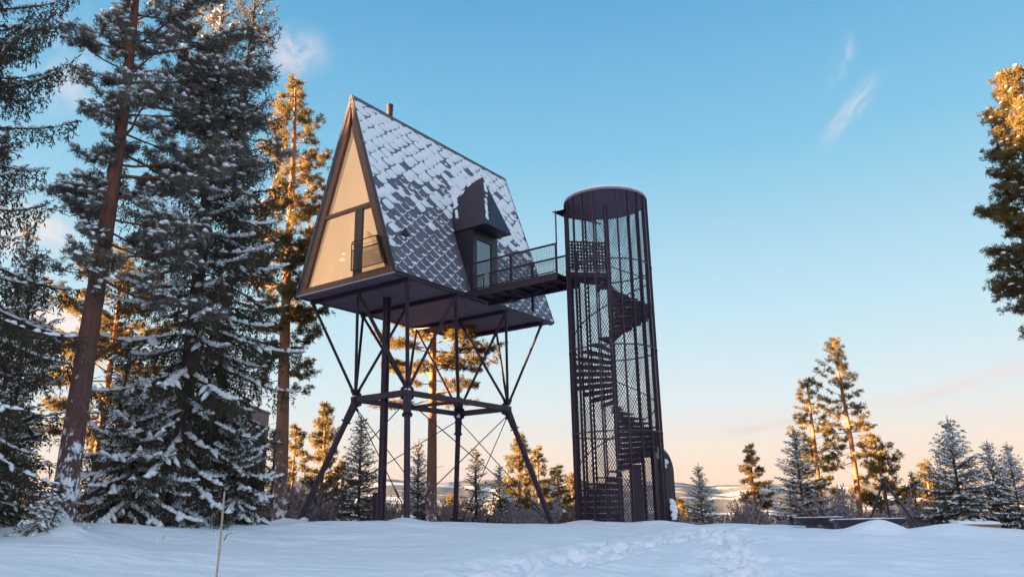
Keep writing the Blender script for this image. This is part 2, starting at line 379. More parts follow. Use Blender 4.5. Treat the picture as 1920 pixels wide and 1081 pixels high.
    cloud(ray(1430, 800), .07, 9.0, R(-6)*CS, .9, (226, 206, 206), 8.4, .40)
    cloud(ray(850, 895), .14, 9.0, R(0), .9, (226, 206, 208), 12.4, .42)
    # a little of the physical sky on top
    sk = nd(m, 'ShaderNodeTexSky', sky_type='NISHITA'); sk.sun_disc = False; sk.sun_elevation = SUN_EL; sk.sun_rotation = math.atan2(-SD[0], -SD[1]); sk.ozone_density = 3; sk.dust_density = .5
    ns = nd(m, 'ShaderNodeMixRGB', blend_type='ADD'); ns.inputs[0].default_value = .05*K; 
    sc = nd(m, 'ShaderNodeMixRGB', blend_type='MULTIPLY'); sc.inputs[0].default_value = 1; sc.inputs[2].default_value = (10*K, 10*K, 10*K, 1); lk(m, col, sc.inputs[1])
    lk(m, sc.outputs[0], ns.inputs[1]); lk(m, sk.outputs[0], ns.inputs[2]); lk(m, ns.outputs[0], bg.inputs[0]); bg.inputs[1].default_value = .1
sky_nodes()
sun = bpy.data.lights.new('sun', 'SUN'); sun.energy = 5; sun.angle = R(.55); sun.color = (1, .60, .27)
suno = bpy.data.objects.new('sun', sun); COL.objects.link(suno)
suno.rotation_euler = Vector((SD[0], SD[1], -math.tan(SUN_EL))).to_track_quat('-Z', 'Y').to_euler()

# ------------------------------------------------------------------ ground sheet (one polar grid, fine in front)
def build_ground():
    th = np.concatenate([np.linspace(-180, -50, 60, endpoint=False), np.linspace(-50, -36, 30, endpoint=False), np.linspace(-36, 36, 620, endpoint=False), np.linspace(36, 180, 90, endpoint=False)])
    th = np.radians(th)
    rr = np.concatenate([np.linspace(1.5, 12, 40, endpoint=False), np.linspace(12, 38, 330, endpoint=False), np.geomspace(38, 300, 90, endpoint=False), np.geomspace(300, 12500, 100)])
    A, B = np.meshgrid(th, rr); X = (np.sin(A)*B).ravel(); Y = (np.cos(A)*B).ravel()
    Z = g_fine(X, Y)
    n, m = len(th), len(rr)
    i = np.arange(m-1)[:, None]*n; j = np.arange(n)[None]; j2 = (j+1) % n
    q = np.stack([i+j, i+n+j, i+n+j2, i+j2], -1).reshape(-1, 4)[:, ::-1]
    V = np.stack([X, Y, Z], 1); V = np.vstack([V, [[0, 0, float(Z[:n].mean())]]])
    t = np.stack([np.full(n, len(V)-1), np.arange(n)[::1], (np.arange(n)+1) % n], 1)[:, [0, 2, 1]]
    tag(np_mesh('ground', V, q, M['ground'], None, True, t), kind='structure')
build_ground()

# ================================================================== THE CABIN
HO = Vector((-4.155, 26.765, 8.323)); YAW = R(-35.406)
HU = Vector((math.cos(YAW), math.sin(YAW), 0)); HV = Vector((-math.sin(YAW), math.cos(YAW), 0)); HZ = Vector((0, 0, 1))
WD, LN, HT = 5.36, 10.45, 7.94
def H(u, v, z): return HO + HU*u + HV*v + HZ*z
SL = WD/2/HT                                                      # horizontal run of the roof per metre of height
def ru(z, side=1, off=0):                                        # u of the roof plane at height z (right: side=1)
    return -SL*z + off if side > 0 else -WD + SL*z - off
cx, cy = H(-WD/2, LN/2, 0)[:2]
cabin = empty('treetop_cabin', (cx, cy, gz(cx, cy)), 'tall A-frame cabin with snowy diamond shingles raised high on steel stilts', 'cabin')
NR = Vector((HT, 0, WD/2)).normalized()                          # right roof normal in (u,-,z)
def RP(v, s, off=0., side=1):                                    # point on a roof plane: s = height fraction
    z = s*HT; nu, nz = NR.x*off, NR.z*off
    return H(ru(z) + nu, v, z+nz) if side > 0 else H(ru(z, -1) - nu, v, z+nz)
# dormer extents
DV0, DV1, DZ = 4.39, 6.21, 2.99
DVM = (DV0+DV1)/2; DAU, DAZ = -.167, 5.67
# floor slab, soffit, roof planes
mb = MB(); mb.prism([H(-.02, .02, .03), H(-.02, LN-.02, .03), H(-WD+.02, LN-.02, .03), H(-WD+.02, .02, .03)], (0, 0, .2)); slab = mb.build('floor_slab', M['steel_soffit'], cabin)
mb = MB()
rs = random.Random(3)
nb = 22
for k in range(nb):
    v0 = .06 + (LN-.12)*k/nb; v1 = .06 + (LN-.12)*(k+1)/nb - .018
    cut = [-WD+.06, -WD/2 + (.9 if k % 2 else -.6), -.06]
    for a, b in zip(cut[:-1], cut[1:]):
        mb.prism([H(a, v0, .03), H(a, v1, .03), H(b-.012, v1, .03), H(b-.012, v0, .03)], (0, 0, -.03 - .004*rs.random()))
mb.build('soffit_board', M['steel_soffit'], slab)
for side in (1, -1):
    o = -.06
    if side > 0:
        mb = MB()
        mb.prism([RP(0, 0, 0), RP(LN, 0, 0), RP(LN, 1, 0), RP(0, 1, 0)], -(HU*NR.x + HZ*NR.z)*.14)
        roof = mb.build('roof_slope', M['tile'], cabin)
    else:
        mb = MB(); mb.prism([RP(0, 0, 0, -1), RP(0, 1, 0, -1), RP(LN, 1, 0, -1), RP(LN, 0, 0, -1)], -(-HU*NR.x + HZ*NR.z)*.14)
        roofl = mb.build('roof_slope', M['tile'], cabin)
# diamond shingles on both slopes, with the snow they hold
SLOPE = math.hypot(HT, WD/2)
PV, PS = LN/15.0, .56/SLOPE                                      # pitch along the eaves, height of one diamond (fraction of the slope)
def heavy(v, s):
    z = s*HT
    e = fbm(np.array([v*1.1]), np.array([s*9.]), 4, 31)[0]*1.7
    lim = 3.35 + .33*v + (0 if v > .9 else -1.0) if v < 4.2 else 4.6
    if v > 5.7: lim = 5.1 - .1*v
    lim += .5 if .8 < v < 2.2 else 0
    t = z - lim + .6 + e
    return max(0, min(.96, .45 + t*.55))
def inside_dormer(v, s):
    z = s*HT
    if DV0-.12 < v < DV1+.0 and z < DZ+.05: return True
    if z >= DZ and z < DAZ+.1:
        f = (DAZ+.12 - z)/(DAZ+.12-DZ); return abs(v-DVM) < (DV1-DV0)/2*f+.05
    return False
def tiles(side, parent, snowy):
    mb = MB(); sn = MB(); r = random.Random(11 if side > 0 else 12)
    ns = int(1/(PS/2))+1
    for row in range(-1, ns):
        sc = (row+.5)*PS/2
        for k in range(-1, 16):
            vc = (k + (.5 if row % 2 else 0))*PV + PV*.25
            a, b = PV/2*.965, PS/2*.965
            c = .22
            poly = [(-a, c*b), (-a, -c*b), (-a*.55, -b*.50), (-a*c, -b), (a*c, -b), (a*.55, -b*.50), (a, -c*b), (a, c*b), (a*c, b), (-a*c, b)]
            pts = [(min(max(vc+p, .015), LN-.015), min(max(sc+q, .002), .985)) for p, q in poly]
            if max(p[0] for p in pts)-min(p[0] for p in pts) < .1 or max(p[1] for p in pts)-min(p[1] for p in pts) < .01: continue
            if side > 0 and inside_dormer(vc, sc): continue
            lift = lambda q: .014 + .022*max(0, (sc+b-q)/(2*b))       # lower tip stands proud of the tile below
            top = [RP(v, q, lift(q), side) for v, q in pts]; bot = [RP(v, q, .002, side) for v, q in pts]
            n = len(pts)
            mb.add(top+bot, [tuple(range(n))] + [(n+i, n+(i+1) % n, (i+1) % n, i) for i in range(n)])
            if not snowy: continue
            hv = heavy(vc, sc)
            def patch(pp, th):
                pp = [(min(max(v, .02), LN-.02), min(max(q, .004), .985)) for v, q in pp]
                cvx = sum(p[0] for p in pp)/len(pp); cq = sum(p[1] for p in pp)/len(pp)
                n = len(pp)
                ring = [RP(v, q, lift(q)+.002, side) for v, q in pp]; mid = [RP(cvx+(v-cvx)*.82, cq+(q-cq)*.82, lift(q)+th*.75, side) for v, q in pp]
                cen = [RP(cvx, cq, lift(cq)+th, side)]
                sn.add(ring+mid+cen, [(i, (i+1) % n, n+(i+1) % n, n+i) for i in range(n)] + [(n+i, n+(i+1) % n, 2*n) for i in range(n)])
            if r.random() < hv:
                # a cushion of snow over most of the diamond, leaving a dark slit
                j = (lambda: r.uniform(.97, 1.14)) if hv > .5 else (lambda: r.uniform(.70, 1.04))
                up = r.uniform(-.04, .16)*b; sh = r.uniform(-.12, .12)*a
                if r.random() < .95:
                    lo = r.uniform(.45, 1.12)
                    pp = [(vc+sh-a*j(), sc+up+.1*b), (vc+sh-a*.6*j(), sc+up-b*.55*lo), (vc+sh-a*.15, sc+up-b*lo*j()), (vc+sh+a*.3*j(), sc+up-b*.8*lo), (vc+sh+a*.72*j(), sc+up-b*.42*lo), (vc+sh+a*j(), sc+up+.1*b), (vc+sh+a*.55*j(), sc+up+b*.6), (vc+sh, sc+up+b*.98), (vc+sh-a*.55*j(), sc+up+b*.6)]
                    patch(pp, r.uniform(.02, .04))
            else:
                # a thin line along the lower edges, a blob at the corner
                w = r.uniform(.022, .042)*(1 + 1.5*hv); wf = w/SLOPE
                for (p0, q0), (p1, q1), pr in (((-a, -c*b), (-a*c, -b), .93), ((a*c, -b), (a, -c*b), .80)):
                    if r.random() > pr: continue
                    t0 = r.uniform(0, .25); t1 = r.uniform(.75, 1)
                    x0, y0 = p0+(p1-p0)*t0, q0+(q1-q0)*t0; x1, y1 = p0+(p1-p0)*t1, q0+(q1-q0)*t1
                    ww = wf*r.uniform(.5, 1.2); xm, ym = (x0+x1)/2, (y0+y1)/2 + r.uniform(-.2, .2)*wf
                    patch([(vc+x0, sc+y0-ww*.55), (vc+xm, sc+ym-ww*.8), (vc+x1, sc+y1-ww*.55), (vc+x1, sc+y1+ww*.35), (vc+xm, sc+ym+ww*.55), (vc+x0, sc+y0+ww*.35)], .022)
                z = r.uniform(.9, 1.55)*(1+.5*hv); dx = .085*z; dy = .062/SLOPE*z
                pp = []
                for i in range(10):
                    t = 2*math.pi*i/10; e = r.uniform(.75, 1.25)*(1.35 if i % 5 == 0 else .8)
                    pp.append((vc+dx*e*math.cos(t), sc-b-dy*.1+dy*e*math.sin(t)))
                patch(pp, .03)
                if r.random() < .06 + .6*hv:
                    e = r.uniform(.15, .4); px_, py_ = vc+r.uniform(-.4, .4)*a, sc+r.uniform(-.3, .3)*b
                    patch([(px_+a*e*math.cos(i)*r.uniform(.6, 1.1), py_+b*e*math.sin(i)*r.uniform(.6, 1.1)) for i in (0, 1, 2, 3, 4, 5)], .03)
    for i in range(len(mb.f)):
        if side > 0: pass
        else: mb.f[i] = mb.f[i][::-1]
    o = mb.build('shingle_cladding', M['tile'], parent)
    if snowy: sn.build('roof_snow', M['snow'], parent, smooth=True)
tiles(1, roof, True); tiles(-1, roofl, False)
# ridge cap, verge trims, eaves trim
mb = MB(); t = .22
mb.prism([H(-WD/2-.10, -.03, HT-.22), H(-WD/2-.012, -.03, HT+.075), H(-WD/2+.012, -.03, HT+.075), H(-WD/2+.10, -.03, HT-.22), H(-WD/2, -.03, HT-.02)], HV*(LN+.06)); mb.build('ridge_cap', M['ridge'], cabin)
for v in (-.025, LN-.02):
    for side in (1, -1):
        mb = MB(); d = HV*.045
        mb.prism([RP(v, .0, .05, side), RP(v, 1.0, .05, side), RP(v, .985, -.10, side), RP(v, 0.012, -.10, side)], d); mb.build('verge_trim', M['ridge'], cabin)
for side in (1, -1):
    mb = MB(); mb.bar(RP(.03, .004, .03, side), RP(LN-.03, .004, .03, side), .07, .05); mb.build('eaves_trim', M['black'], cabin)
# brown timber gable
GI = .05
def gu(z, inset, side): return ru(z, side) - inset if side > 0 else ru(z, side) + inset
gab = MB()
tw = .31
for side in (1, -1):
    n = 6; zb = 0.03
    for k in range(n):
        z0 = .27 + (HT-.42-.27)*k/n + (.006 if k else 0); z1 = .27 + (HT-.42-.27)*(k+1)/n - .006
        i0, i1 = (.11, .11)
        p = [H(gu(z0, .105, side), .015, z0), H(gu(z1, .105, side), .015, z1), H(gu(z1, min(.11+tw, WD/2-SL*z1-.02), side), .015, z1), H(gu(z0, .11+tw, side), .015, z0)]
        gab.prism(p if side > 0 else p[::-1], HV*.12)
for k in range(4):
    u0 = -WD+.12 + (WD-.24)*k/4; u1 = u0 + (WD-.24)/4 - .008
    gab.prism([H(u0, .01, .035), H(u0, .01, .262), H(u1, .01, .262), H(u1, .01, .035)], HV*.10)
gable = gab.build('gable_boards', M['wood'], cabin)
fr = MB(); fr.prism([H(-3.98, .03, 2.925), H(-3.935, .03, 3.07), H(-1.44, .03, 3.07), H(-1.39, .03, 2.925)], HV*.1); fr.prism([H(-2.235, .028, .263), H(-2.235, .028, 2.924), H(-2.14, .028, 2.924), H(-2.14, .028, .263)], HV*.1)
fr.build('window_transom', M['wood'], cabin)
white = MB(); white.bar(H(-WD+.05, -.03, .0), H(-.03, -.03, .0), .02, .035); white.build('bottom_trim', mat('pale_edge_strip', (.55, .5, .5), .5), cabin)
def pane(pts, v=.085, name='window_pane', m='pane'):
    p = MB(); p.prism([H(u, v, z) for u, z in pts], HV*.012); return p.build(name, M[m], cabin)
gl = lambda z, s, ins=.415: gu(z, ins, s)
zt = HT - (.415+.01)/SL
pane([(gl(3.07, -1), 3.07), (-WD/2, zt), (gl(3.07, 1), 3.07)])
pane([(gl(.265, -1), .265), (gl(2.925, -1), 2.925), (-2.235, 2.925), (-2.235, .265)])
# balcony door with its black frame
dr = MB()
dr.prism([H(-2.138, .04, .265), H(-2.138, .04, 2.92), H(-1.84, .04, 2.92), H(-1.84, .04, .265)], HV*.09)
dr.prism([H(-1.838, .04, 2.86), H(-1.838, .04, 2.92), H(gl(2.92, 1), .04, 2.92), H(gl(2.86, 1), .04, 2.86)], HV*.09)
dr.prism([H(-1.838, .04, .265), H(-1.838, .04, .33), H(gl(.33, 1), .04, .33), H(gl(.265, 1), .04, .265)], HV*.09)
door = dr.build('balcony_door', M['black'], cabin)
p = MB(); p.prism([H(-1.838, .088, .332), H(-1.838, .088, 2.858), H(gl(2.858, 1), .088, 2.858), H(gl(.332, 1), .088, .332)], HV*.012); p.build('door_pane', M['pane'], door)
# behind the glass: added glowing sheet for the mirrored warm sky, two lamps
bl = MB(); bl.prism([H(gl(.2, -1, .36), .30, .2), H(-WD/2, .30, HT-.36/SL-.3), H(gl(.2, 1, .36), .30, .2)], HV*.02); bl.build('glow_sheet', M['sky_glow'], cabin)
lp = MB()
for u, z, r_ in ((-3.02, 1.36, .075),): lp.lump(H(u, .24, z), r_, r_, r_*.8)
lp.build('lamp', M['lamp'], cabin, smooth=True); lp = MB(); lp.lump(H(-3.06, .23, 1.12), .11, .06, .09); lp.build('lamp', M['lamp'], cabin, smooth=True)
# balcony railing across the door
def grid_panel(mb, o, a, b, na, nb, w):
    for i in range(na+1):
        p = Vector(o) + Vector(a)*(i/na); mb.bar(p, p+Vector(b), w, w, up=(.3, .9, .1))
    for j in range(nb+1):
        p = Vector(o) + Vector(b)*(j/nb); mb.bar(p, p+Vector(a), w, w)
rl = MB(); rv = -.12
rl.tube([H(-2.16, rv, .44), H(-2.18, rv, 1.48), H(-2.14, rv, 1.56), H(-.93, rv, 1.56), H(-.88, rv, 1.5), H(-.53, rv, .44), H(-2.16, rv, .44)], .022, 8)
rl.bar(H(-2.17, rv, 1.22), H(-.78, rv, 1.22), .02, .05)
rl.bar(H(-.86, rv+.04, 1.56), H(-.42, rv+.04, .40), .05, .16, up=HV); rl.bar(H(-.86, rv+.03, 1.56), H(-.86, .02, 1.56), .04, .04); rl.bar(H(-.45, rv+.03, .44), H(-.45, .02, .44), .04, .04); rl.bar(H(-2.17, rv, 1.5), H(-2.17, .02, 1.5), .03, .03); rl.bar(H(-2.16, rv, .46), H(-2.16, .02, .46), .03, .03)
bal = rl.build('balcony_railing', M['black'], cabin)
gm = MB()
for k in range(1, 21):
    z = .44 + (1.20-.44)*k/21; gm.bar(H(-2.16, rv, z), H(-.53-.35*(z-.44)/1.06, rv, z), .008, .008)
for k in range(1, 34):
    u = -2.16 + 1.62*k/34; top = min(1.55, .44 + (-.53-u)/.35*1.06) if u > -.88 else 1.2
    gm.bar(H(u, rv, .44), H(u, rv, top), .008, .008, up=(1, 0, 0))
gm.build('railing_mesh', M['black'], bal)
# flue
p = H(-WD/2-.02, 2.2, 0); fl = MB(); fl.tube([p+HZ*7.5, p+HZ*8.42], .13, 18); fl.tube([p+HZ*8.25, p+HZ*8.29], .145, 18); fl.tube([p+HZ*8.42, p+HZ*8.52], .148, 18); fl.build('flue_pipe', M['chim'], cabin)
# dormer hood
uD = .72; tr_ = lambda z: ru(z) - .05
A_ = H(DAU, DVM, DAZ); B_ = H(tr_(DAZ), DVM, DAZ); C_ = H(tr_(DZ), DV0, DZ); D_ = H(uD, DV0, DZ); E_ = H(uD, DV1, DZ); F_ = H(tr_(DZ), DV1, DZ)
hd = MB(); hd.add([A_, B_, C_, D_, E_, F_], [(0, 1, 2, 3), (0, 3, 4), (0, 4, 5, 1), (2, 5, 4, 3), (1, 5, 2)])
hood = hd.build('dormer_hood', M['plate'], cabin)
rn = random.Random(8); sn = MB()
nl = (D_-C_).cross(B_-C_).normalized(); nl = nl if nl.dot(HV) < 0 else -nl
nf = (E_-D_).cross(A_-D_).normalized(); nf = nf if nf.dot(HU) > 0 else -nf
def flake(face, n, a, b, ra, rb, rot=0, th=.025):
    P_, ex, ey = face; c = P_+ex*a+ey*b; vs = []; N = 9
    for rr, h in ((1, .003), (.75, th)):
        for k in range(N):
            t = 2*math.pi*k/N; e = rn.uniform(.75, 1.2); x, y = ra*rr*e*math.cos(t), rb*rr*e*math.sin(t)
            x, y = x*math.cos(rot)-y*math.sin(rot), x*math.sin(rot)+y*math.cos(rot); vs.append(c+ex*x+ey*y+n*h)
    vs.append(c+n*th*1.2); sn.add(vs, [(k, (k+1) % N, N+(k+1) % N, N+k) for k in range(N)]+[(N+k, N+(k+1) % N, 2*N) for k in range(N)])
eyl = (B_-C_).normalized(); exl = (D_-C_).normalized(); eyl = (nl.cross(exl)).normalized(); eyl = eyl if eyl.z > 0 else -eyl
hl = (B_-C_).dot(eyl); bx = (B_-C_).dot(exl); ax_ = (A_-C_).dot(exl)
lf = (C_, exl, eyl)
for k in range(90):
    f = rn.random()**.6
    y = hl*(.99 - .55*(1-f)*rn.random())
    x = bx*(y/hl) + (.10 + (1.0-.1)*rn.random()*f)*(ax_-bx)*(.9)
    edge = (y/hl)
    lim = .62 + .42*((x-bx*(y/hl))/(ax_-bx+.01))
    if edge > lim: flake(lf, nl, x, y-.06, rn.uniform(.06, .16), rn.uniform(.05, .1), rn.uniform(.3, 1.1))
for k in range(26):
    t = rn.random(); flake(lf, nl, bx*t*.97+.10+rn.uniform(0, .20)*t, hl*(.25+.72*t), rn.uniform(.06, .15), rn.uniform(.05, .12), rn.uniform(.5, 1.2))
for k in range(14): flake(lf, nl, bx+.08+(ax_-bx-.2)*k/13, hl-.10-.02*rn.random(), .17, .10, 0, .05)
for k in range(22): flake(lf, nl, bx*.95*rn.uniform(.55, 1)+rn.uniform(.05, .5), hl*rn.uniform(.72, .95), .17, .10, .9, .05)
exf = (E_-D_).normalized(); eyf = nf.cross(exf); eyf = eyf if eyf.z > 0 else -eyf; ff = (D_, exf, eyf); hf = (A_-D_).dot(eyf); af = (A_-D_).dot(exf)
for k in range(30):
    t = rn.uniform(.12, .85); wdt = .12+.55*max(0, t-.35); x = af*t + .10 + rn.random()*wdt*.55; flake(ff, nf, x, hf*t, rn.uniform(.04, .09), rn.uniform(.07, .16), rn.uniform(-.3, .3))
sn.build('dormer_snow', M['snow'], hood, smooth=True)
# dormer cheeks, entrance door
ch = MB()
for v in (DV0+.08, DV1-.13):
    ch.prism([H(.0, v, .02), H(0, v, DZ-.004), H(ru(DZ)-.04, v, DZ-.004), H(-.05, v, .02)], HV*.06)
ch.prism([H(-.06, DV0+.141, 2.76), H(-.06, DV0+.141, DZ-.004), H(-.06, DV1-.131, DZ-.004), H(-.06, DV1-.131, 2.76)], HU*.06)
ch.build('dormer_cheek', M['black'], cabin)
ed = MB(); v0, v1 = DV0+.145, DV1-.135
for a, b, z0, z1 in ((v0, v0+.20, .1, 2.75), (v1-.35, v1, .1, 2.75), (v0+.202, v1-.352, 2.56, 2.75), (v0+.202, v1-.352, .1, .3)):
    ed.prism([H(-.07, a, z0), H(-.07, a, z1), H(-.07, b, z1), H(-.07, b, z0)], HU*.075)
entr = ed.build('entrance_door', M['plate'], cabin)
p = MB(); p.prism([H(-.05, v0+.203, .302), H(-.05, v0+.203, 2.558), H(-.05, v1-.353, 2.558), H(-.05, v1-.353, .302)], HU*.012); p.build('door_pane', M['glass'], entr)
p = MB(); p.bar(H(.03, v1-.3, 1.1), H(.03, v1-.42, 1.1), .02, .03); p.build('handle', M['black'], entr); p = MB(); p.bar(H(.02, v0+.05, 2.2), H(.02, v0+.05, 2.45), .05, .05, up=(1, 0, 0)); p.build('wall_lamp', M['black'], entr)
# small snow guard vents on the slope
vt = MB()
for v, z in ((.95, 1.72),): vt.prism([RP(v-.13, z/HT, .03), RP(v+.16, z/HT, .03), RP(v+.05, (z+.3)/HT, .03)], (HU*NR.x+HZ*NR.z)*.18)
vt.build('roof_vent', M['black'], cabin)

# under-floor beams, struts, ring, legs, cables
VA, VB, VC, VD = .75, 3.49, 6.85, 9.6
for v in (VA, VB, VC, VD):
    mb = MB(); mb.bar(H(-WD+.02, v, -.09), H(-.02, v, -.09), .14, .16); mb.build('floor_beam', M['steel'], cabin)
for u in (-WD+.10, -.10):
    mb = MB(); mb.bar(H(u, .12, -.045), H(u, LN-.12, -.045), .07, .06); mb.build('edge_beam', M['black'], cabin)
UR0, UR1, VR0, VR1, ZR = -4.07, -1.29, 2.12, 8.51, -3.95
RC = {'L': H(UR0, VR0, ZR), 'F': H(UR1, VR0, ZR), 'R': H(UR1, VR1, ZR), 'B': H(UR0, VR1, ZR)}
def node(row, c): return H({'l': -WD+.12, 'm': -WD/2, 'r': -.12}[c], {'A': VA, 'B': VB, 'C': VC, 'D': VD}[row], -.14)
struts = [('A', 'l', 'L'), ('A', 'm', 'L'), ('B', 'l', 'L'), ('B', 'm', 'L'), ('A', 'm', 'F'), ('A', 'r', 'F'), ('B', 'r', 'F'), ('B', 'l', 'F'), ('C', 'l', 'F'), ('B', 'r', 'B'), ('C', 'l', 'B'), ('C', 'r', 'B'), ('D', 'm', 'B'), ('D', 'l', 'B'), ('C', 'm', 'R'), ('C', 'r', 'R'), ('D', 'm', 'R'), ('D', 'r', 'R')]
ctr = H(-WD/2, LN/2, ZR)
for row, c, k in struts:
    p, q = node(row, c), RC[k] + HZ*.12
    d = (p-q).normalized(); r_ = .075 if (row, c, k) in (('A', 'r', 'F'), ('A', 'm', 'F'), ('B', 'r', 'B')) else .058
    mb = MB(); mb.tube([q + (p-q)*.02, p], r_, 10); mb.bar(q, q+d*.3, .05, .16); mb.bar(p, p-d*.2, .05, .14); mb.build('strut', M['steel'], cabin)
order = ['L', 'F', 'R', 'B']
for k in order:
    mb = MB(); c_ = RC[k]
    for dv in (HU, HV):
        o_ = (H(-WD/2, LN/2, ZR)-c_); sg = 1 if o_.dot(dv) > 0 else -1
        mb.prism([c_+HZ*.42-dv*.02, c_-HZ*.34-dv*.02, c_-HZ*.20+dv*sg*.34, c_+HZ*.20+dv*sg*.34], (dv.cross(HZ))*.014)
        for q in range(4): mb.tube([c_+dv*sg*(.10+.06*q)+HZ*.16-dv.cross(HZ)*.02, c_+dv*sg*(.10+.06*q)+HZ*.16+dv.cross(HZ)*.035], .016, 6)
    mb.build('gusset_plate', M['steel'], cabin)
for i in range(4):
    a, b = RC[order[i]], RC[order[(i+1) % 4]]; d = (b-a).normalized()
    mb = MB(); mb.bar(a-d*.16, b+d*.16, .17, .20) if i % 2 else mb.bar(a-d*.08, b+d*.08, .17, .23)
    mb.build('ring_beam', M['steel'], cabin)
mb = MB(); mb.bar(RC['L']+(RC['B']-RC['L'])*.5, RC['F']+(RC['R']-RC['F'])*.5, .10, .12); mb.build('cross_brace', M['steel'], cabin)
FO, ZF = 1.34, -8.46
FT = {'L': H(UR0-FO, VR0-FO, ZF), 'F': H(UR1+FO, VR0-FO, ZF), 'R': H(UR1+FO, VR1+FO, ZF), 'B': H(UR0-FO, VR1+FO, ZF)}
rj = random.Random(4)
for k in order:
    FT[k].z = gz(FT[k].x, FT[k].y) + .02
    a, b = RC[k] - HZ*.12, FT[k]; d = (b-a).normalized(); e = b + d*.5
    mb = MB(); mb.tube([a+d*.25, a+d*.26, e], .115, 14); mb.tube([a, a+d*.75], [.16, .145], 12)
    for fz in (.78, .80): mb.tube([a+d*fz, a+d*(fz+.018)], .20, 14)
    for fk in range(8):
        ta = d.cross(HV).normalized(); tb2 = d.cross(ta); c_ = a+d*.77+(ta*math.cos(fk*.785)+tb2*math.sin(fk*.785))*.17; mb.tube([c_, c_+d*.07], .018, 6)
    leg = mb.build('leg', M['steel'], cabin, smooth=False)
    s_ = MB(); out = (b - H(-WD/2, LN/2, b.z-HO.z)); out.normalize()
    s_.lump(a+Vector((0, 0, -.02))-out*.12, .10, .09, .16, rj); s_.lump(RC[k]+HZ*.10, .12, .10, .10, rj); s_.lump(b-out*.15, .22, .2, .12, rj)
    s_.build('snow', M['snow'], leg, smooth=True)
    hb = MB(); hb.tube([b-d*.25+HV*.02, b-d*.05-out*.28, b-out*.35+HZ*.15], [.05, .06, .035], 8); hb.build('cable_anchor', M['steel'], leg)
for i in range(4):
    a, b = order[i], order[(i+1) % 4]
    for k1, k2 in ((a, b), (b, a)):
        p, q = RC[k1]-HZ*.28, FT[k2]+HZ*.12
        d = (q-p).normalized(); mb = MB(); mb.tube([p, q], .020, 6); mb.tube([p, p+d*.22], [.06, .045], 8); mb.tube([p+(q-p)*.80, p+(q-p)*.86], .036, 8); mb.build('bracing_cable', M['steel'], cabin)
# service pipe from the floor to the ground
pb = at(713, 968, 30.2); pb[2] = gz(pb[0], pb[1])
mb = MB(); bx_, by_ = pb[0], pb[1]
mb.tube([(bx_, by_, pb[2]-.3), (bx_, by_, HO.z)], .12, 16); sp = mb.build('service_pipe', M['steel'], cabin)
mb = MB(); mb.tube([(bx_+.16, by_-.03, pb[2]-.3), (bx_+.16, by_-.03, HO.z)], .04, 10); mb.tube([(bx_-.2, by_, pb[2]-.3), (bx_-.2, by_, pb[2]+1.05)], .11, 10); mb.bar((bx_-.1, by_-.1, pb[2]-.3), (bx_-.1, by_-.1, pb[2]+1.0), .12, .12); mb.build('conduit', M['steel'], sp)

# ================================================================== FOOTBRIDGE
ZD = .10
br = empty('footbridge', tuple(H(2.1, 4.7, ZD)), 'short dark steel footbridge from the cabin door to the stair tower', 'footbridge')
BV0, BV1, BU = 3.97, 5.42, 4.32
mb = MB(); mb.prism([H(.10, BV0+.06, ZD-.06), H(.10, BV1-.06, ZD-.06), H(BU, BV1-.06, ZD-.06), H(BU, BV0+.06, ZD-.06)], HZ*.05)
for v in (BV0, BV1): mb.bar(H(.05, v, ZD-.13), H(BU, v, ZD-.13), .10, .26)
for k in range(7): mb.bar(H(.3+k*.64, BV0+.06, ZD-.13), H(.3+k*.64, BV1-.06, ZD-.13), .05, .12)
mb.bar(H(2.7, BV0+.08, ZD-.12), H(4.2, BV1-.08, ZD-.12), .03, .04); mb.bar(H(4.2, BV0+.08, ZD-.135), H(2.7, BV1-.08, ZD-.135), .03, .04)
mb.build('deck', M['steel'], br)
for v in (BV0, BV1):
    o = MB()
    for u0, u1 in ((.12, 2.20), (2.29, BU-.05)):
        z0, z1 = ZD+.06, ZD+1.10; c = .10
        o.tube([H(u0, v, z0+c), H(u0, v, z1-c), H(u0+.03, v, z1-.03), H(u0+c, v, z1), H(u1-c, v, z1), H(u1-.03, v, z1-.03), H(u1, v, z1-c), H(u1, v, z0+c), H(u1-.03, v, z0+.03), H(u1-c, v, z0), H(u0+c, v, z0), H(u0+.03, v, z0+.03), H(u0, v, z0+c)], .022, 8)
    o.bar(H(.06, v, ZD+1.13), H(BU, v, ZD+1.13), .06, .035)
    o.bar(H(2.245, v, ZD-.28), H(2.245, v, ZD+1.12), .07, .05, up=HU); o.bar(H(BU-.01, v, ZD-.2), H(BU-.01, v, ZD+1.12), .06, .05, up=HU)
    rail = o.build('railing', M['steel'], br)
    gp = MB(); grid_panel(gp, H(.14, v, ZD+.08), HU*2.04, HZ*1.0, 27, 13, .009); grid_panel(gp, H(2.31, v, ZD+.08), HU*1.94, HZ*1.0, 26, 13, .009); gp.build('railing_mesh', M['steel'], rail)
mb = MB(); mb.tube([H(.9, BV0+.3, ZD-.62), H(2.2, BV0+.2, ZD-.72), H(BU, BV0+.4, ZD-.25)], .014, 6); mb.bar(H(2.245, BV1, ZD-.85), H(2.245, BV1, ZD-.2), .09, .09, up=HU); mb.lump(H(2.1, BV0+.3, ZD-.66), .22, .10, .08); mb.tube([H(2.2, BV0+.02, ZD-.35), H(2.5, BV0+.7, ZD-.55)], .03, 8); mb.build('tie_rod', M['steel'], br)

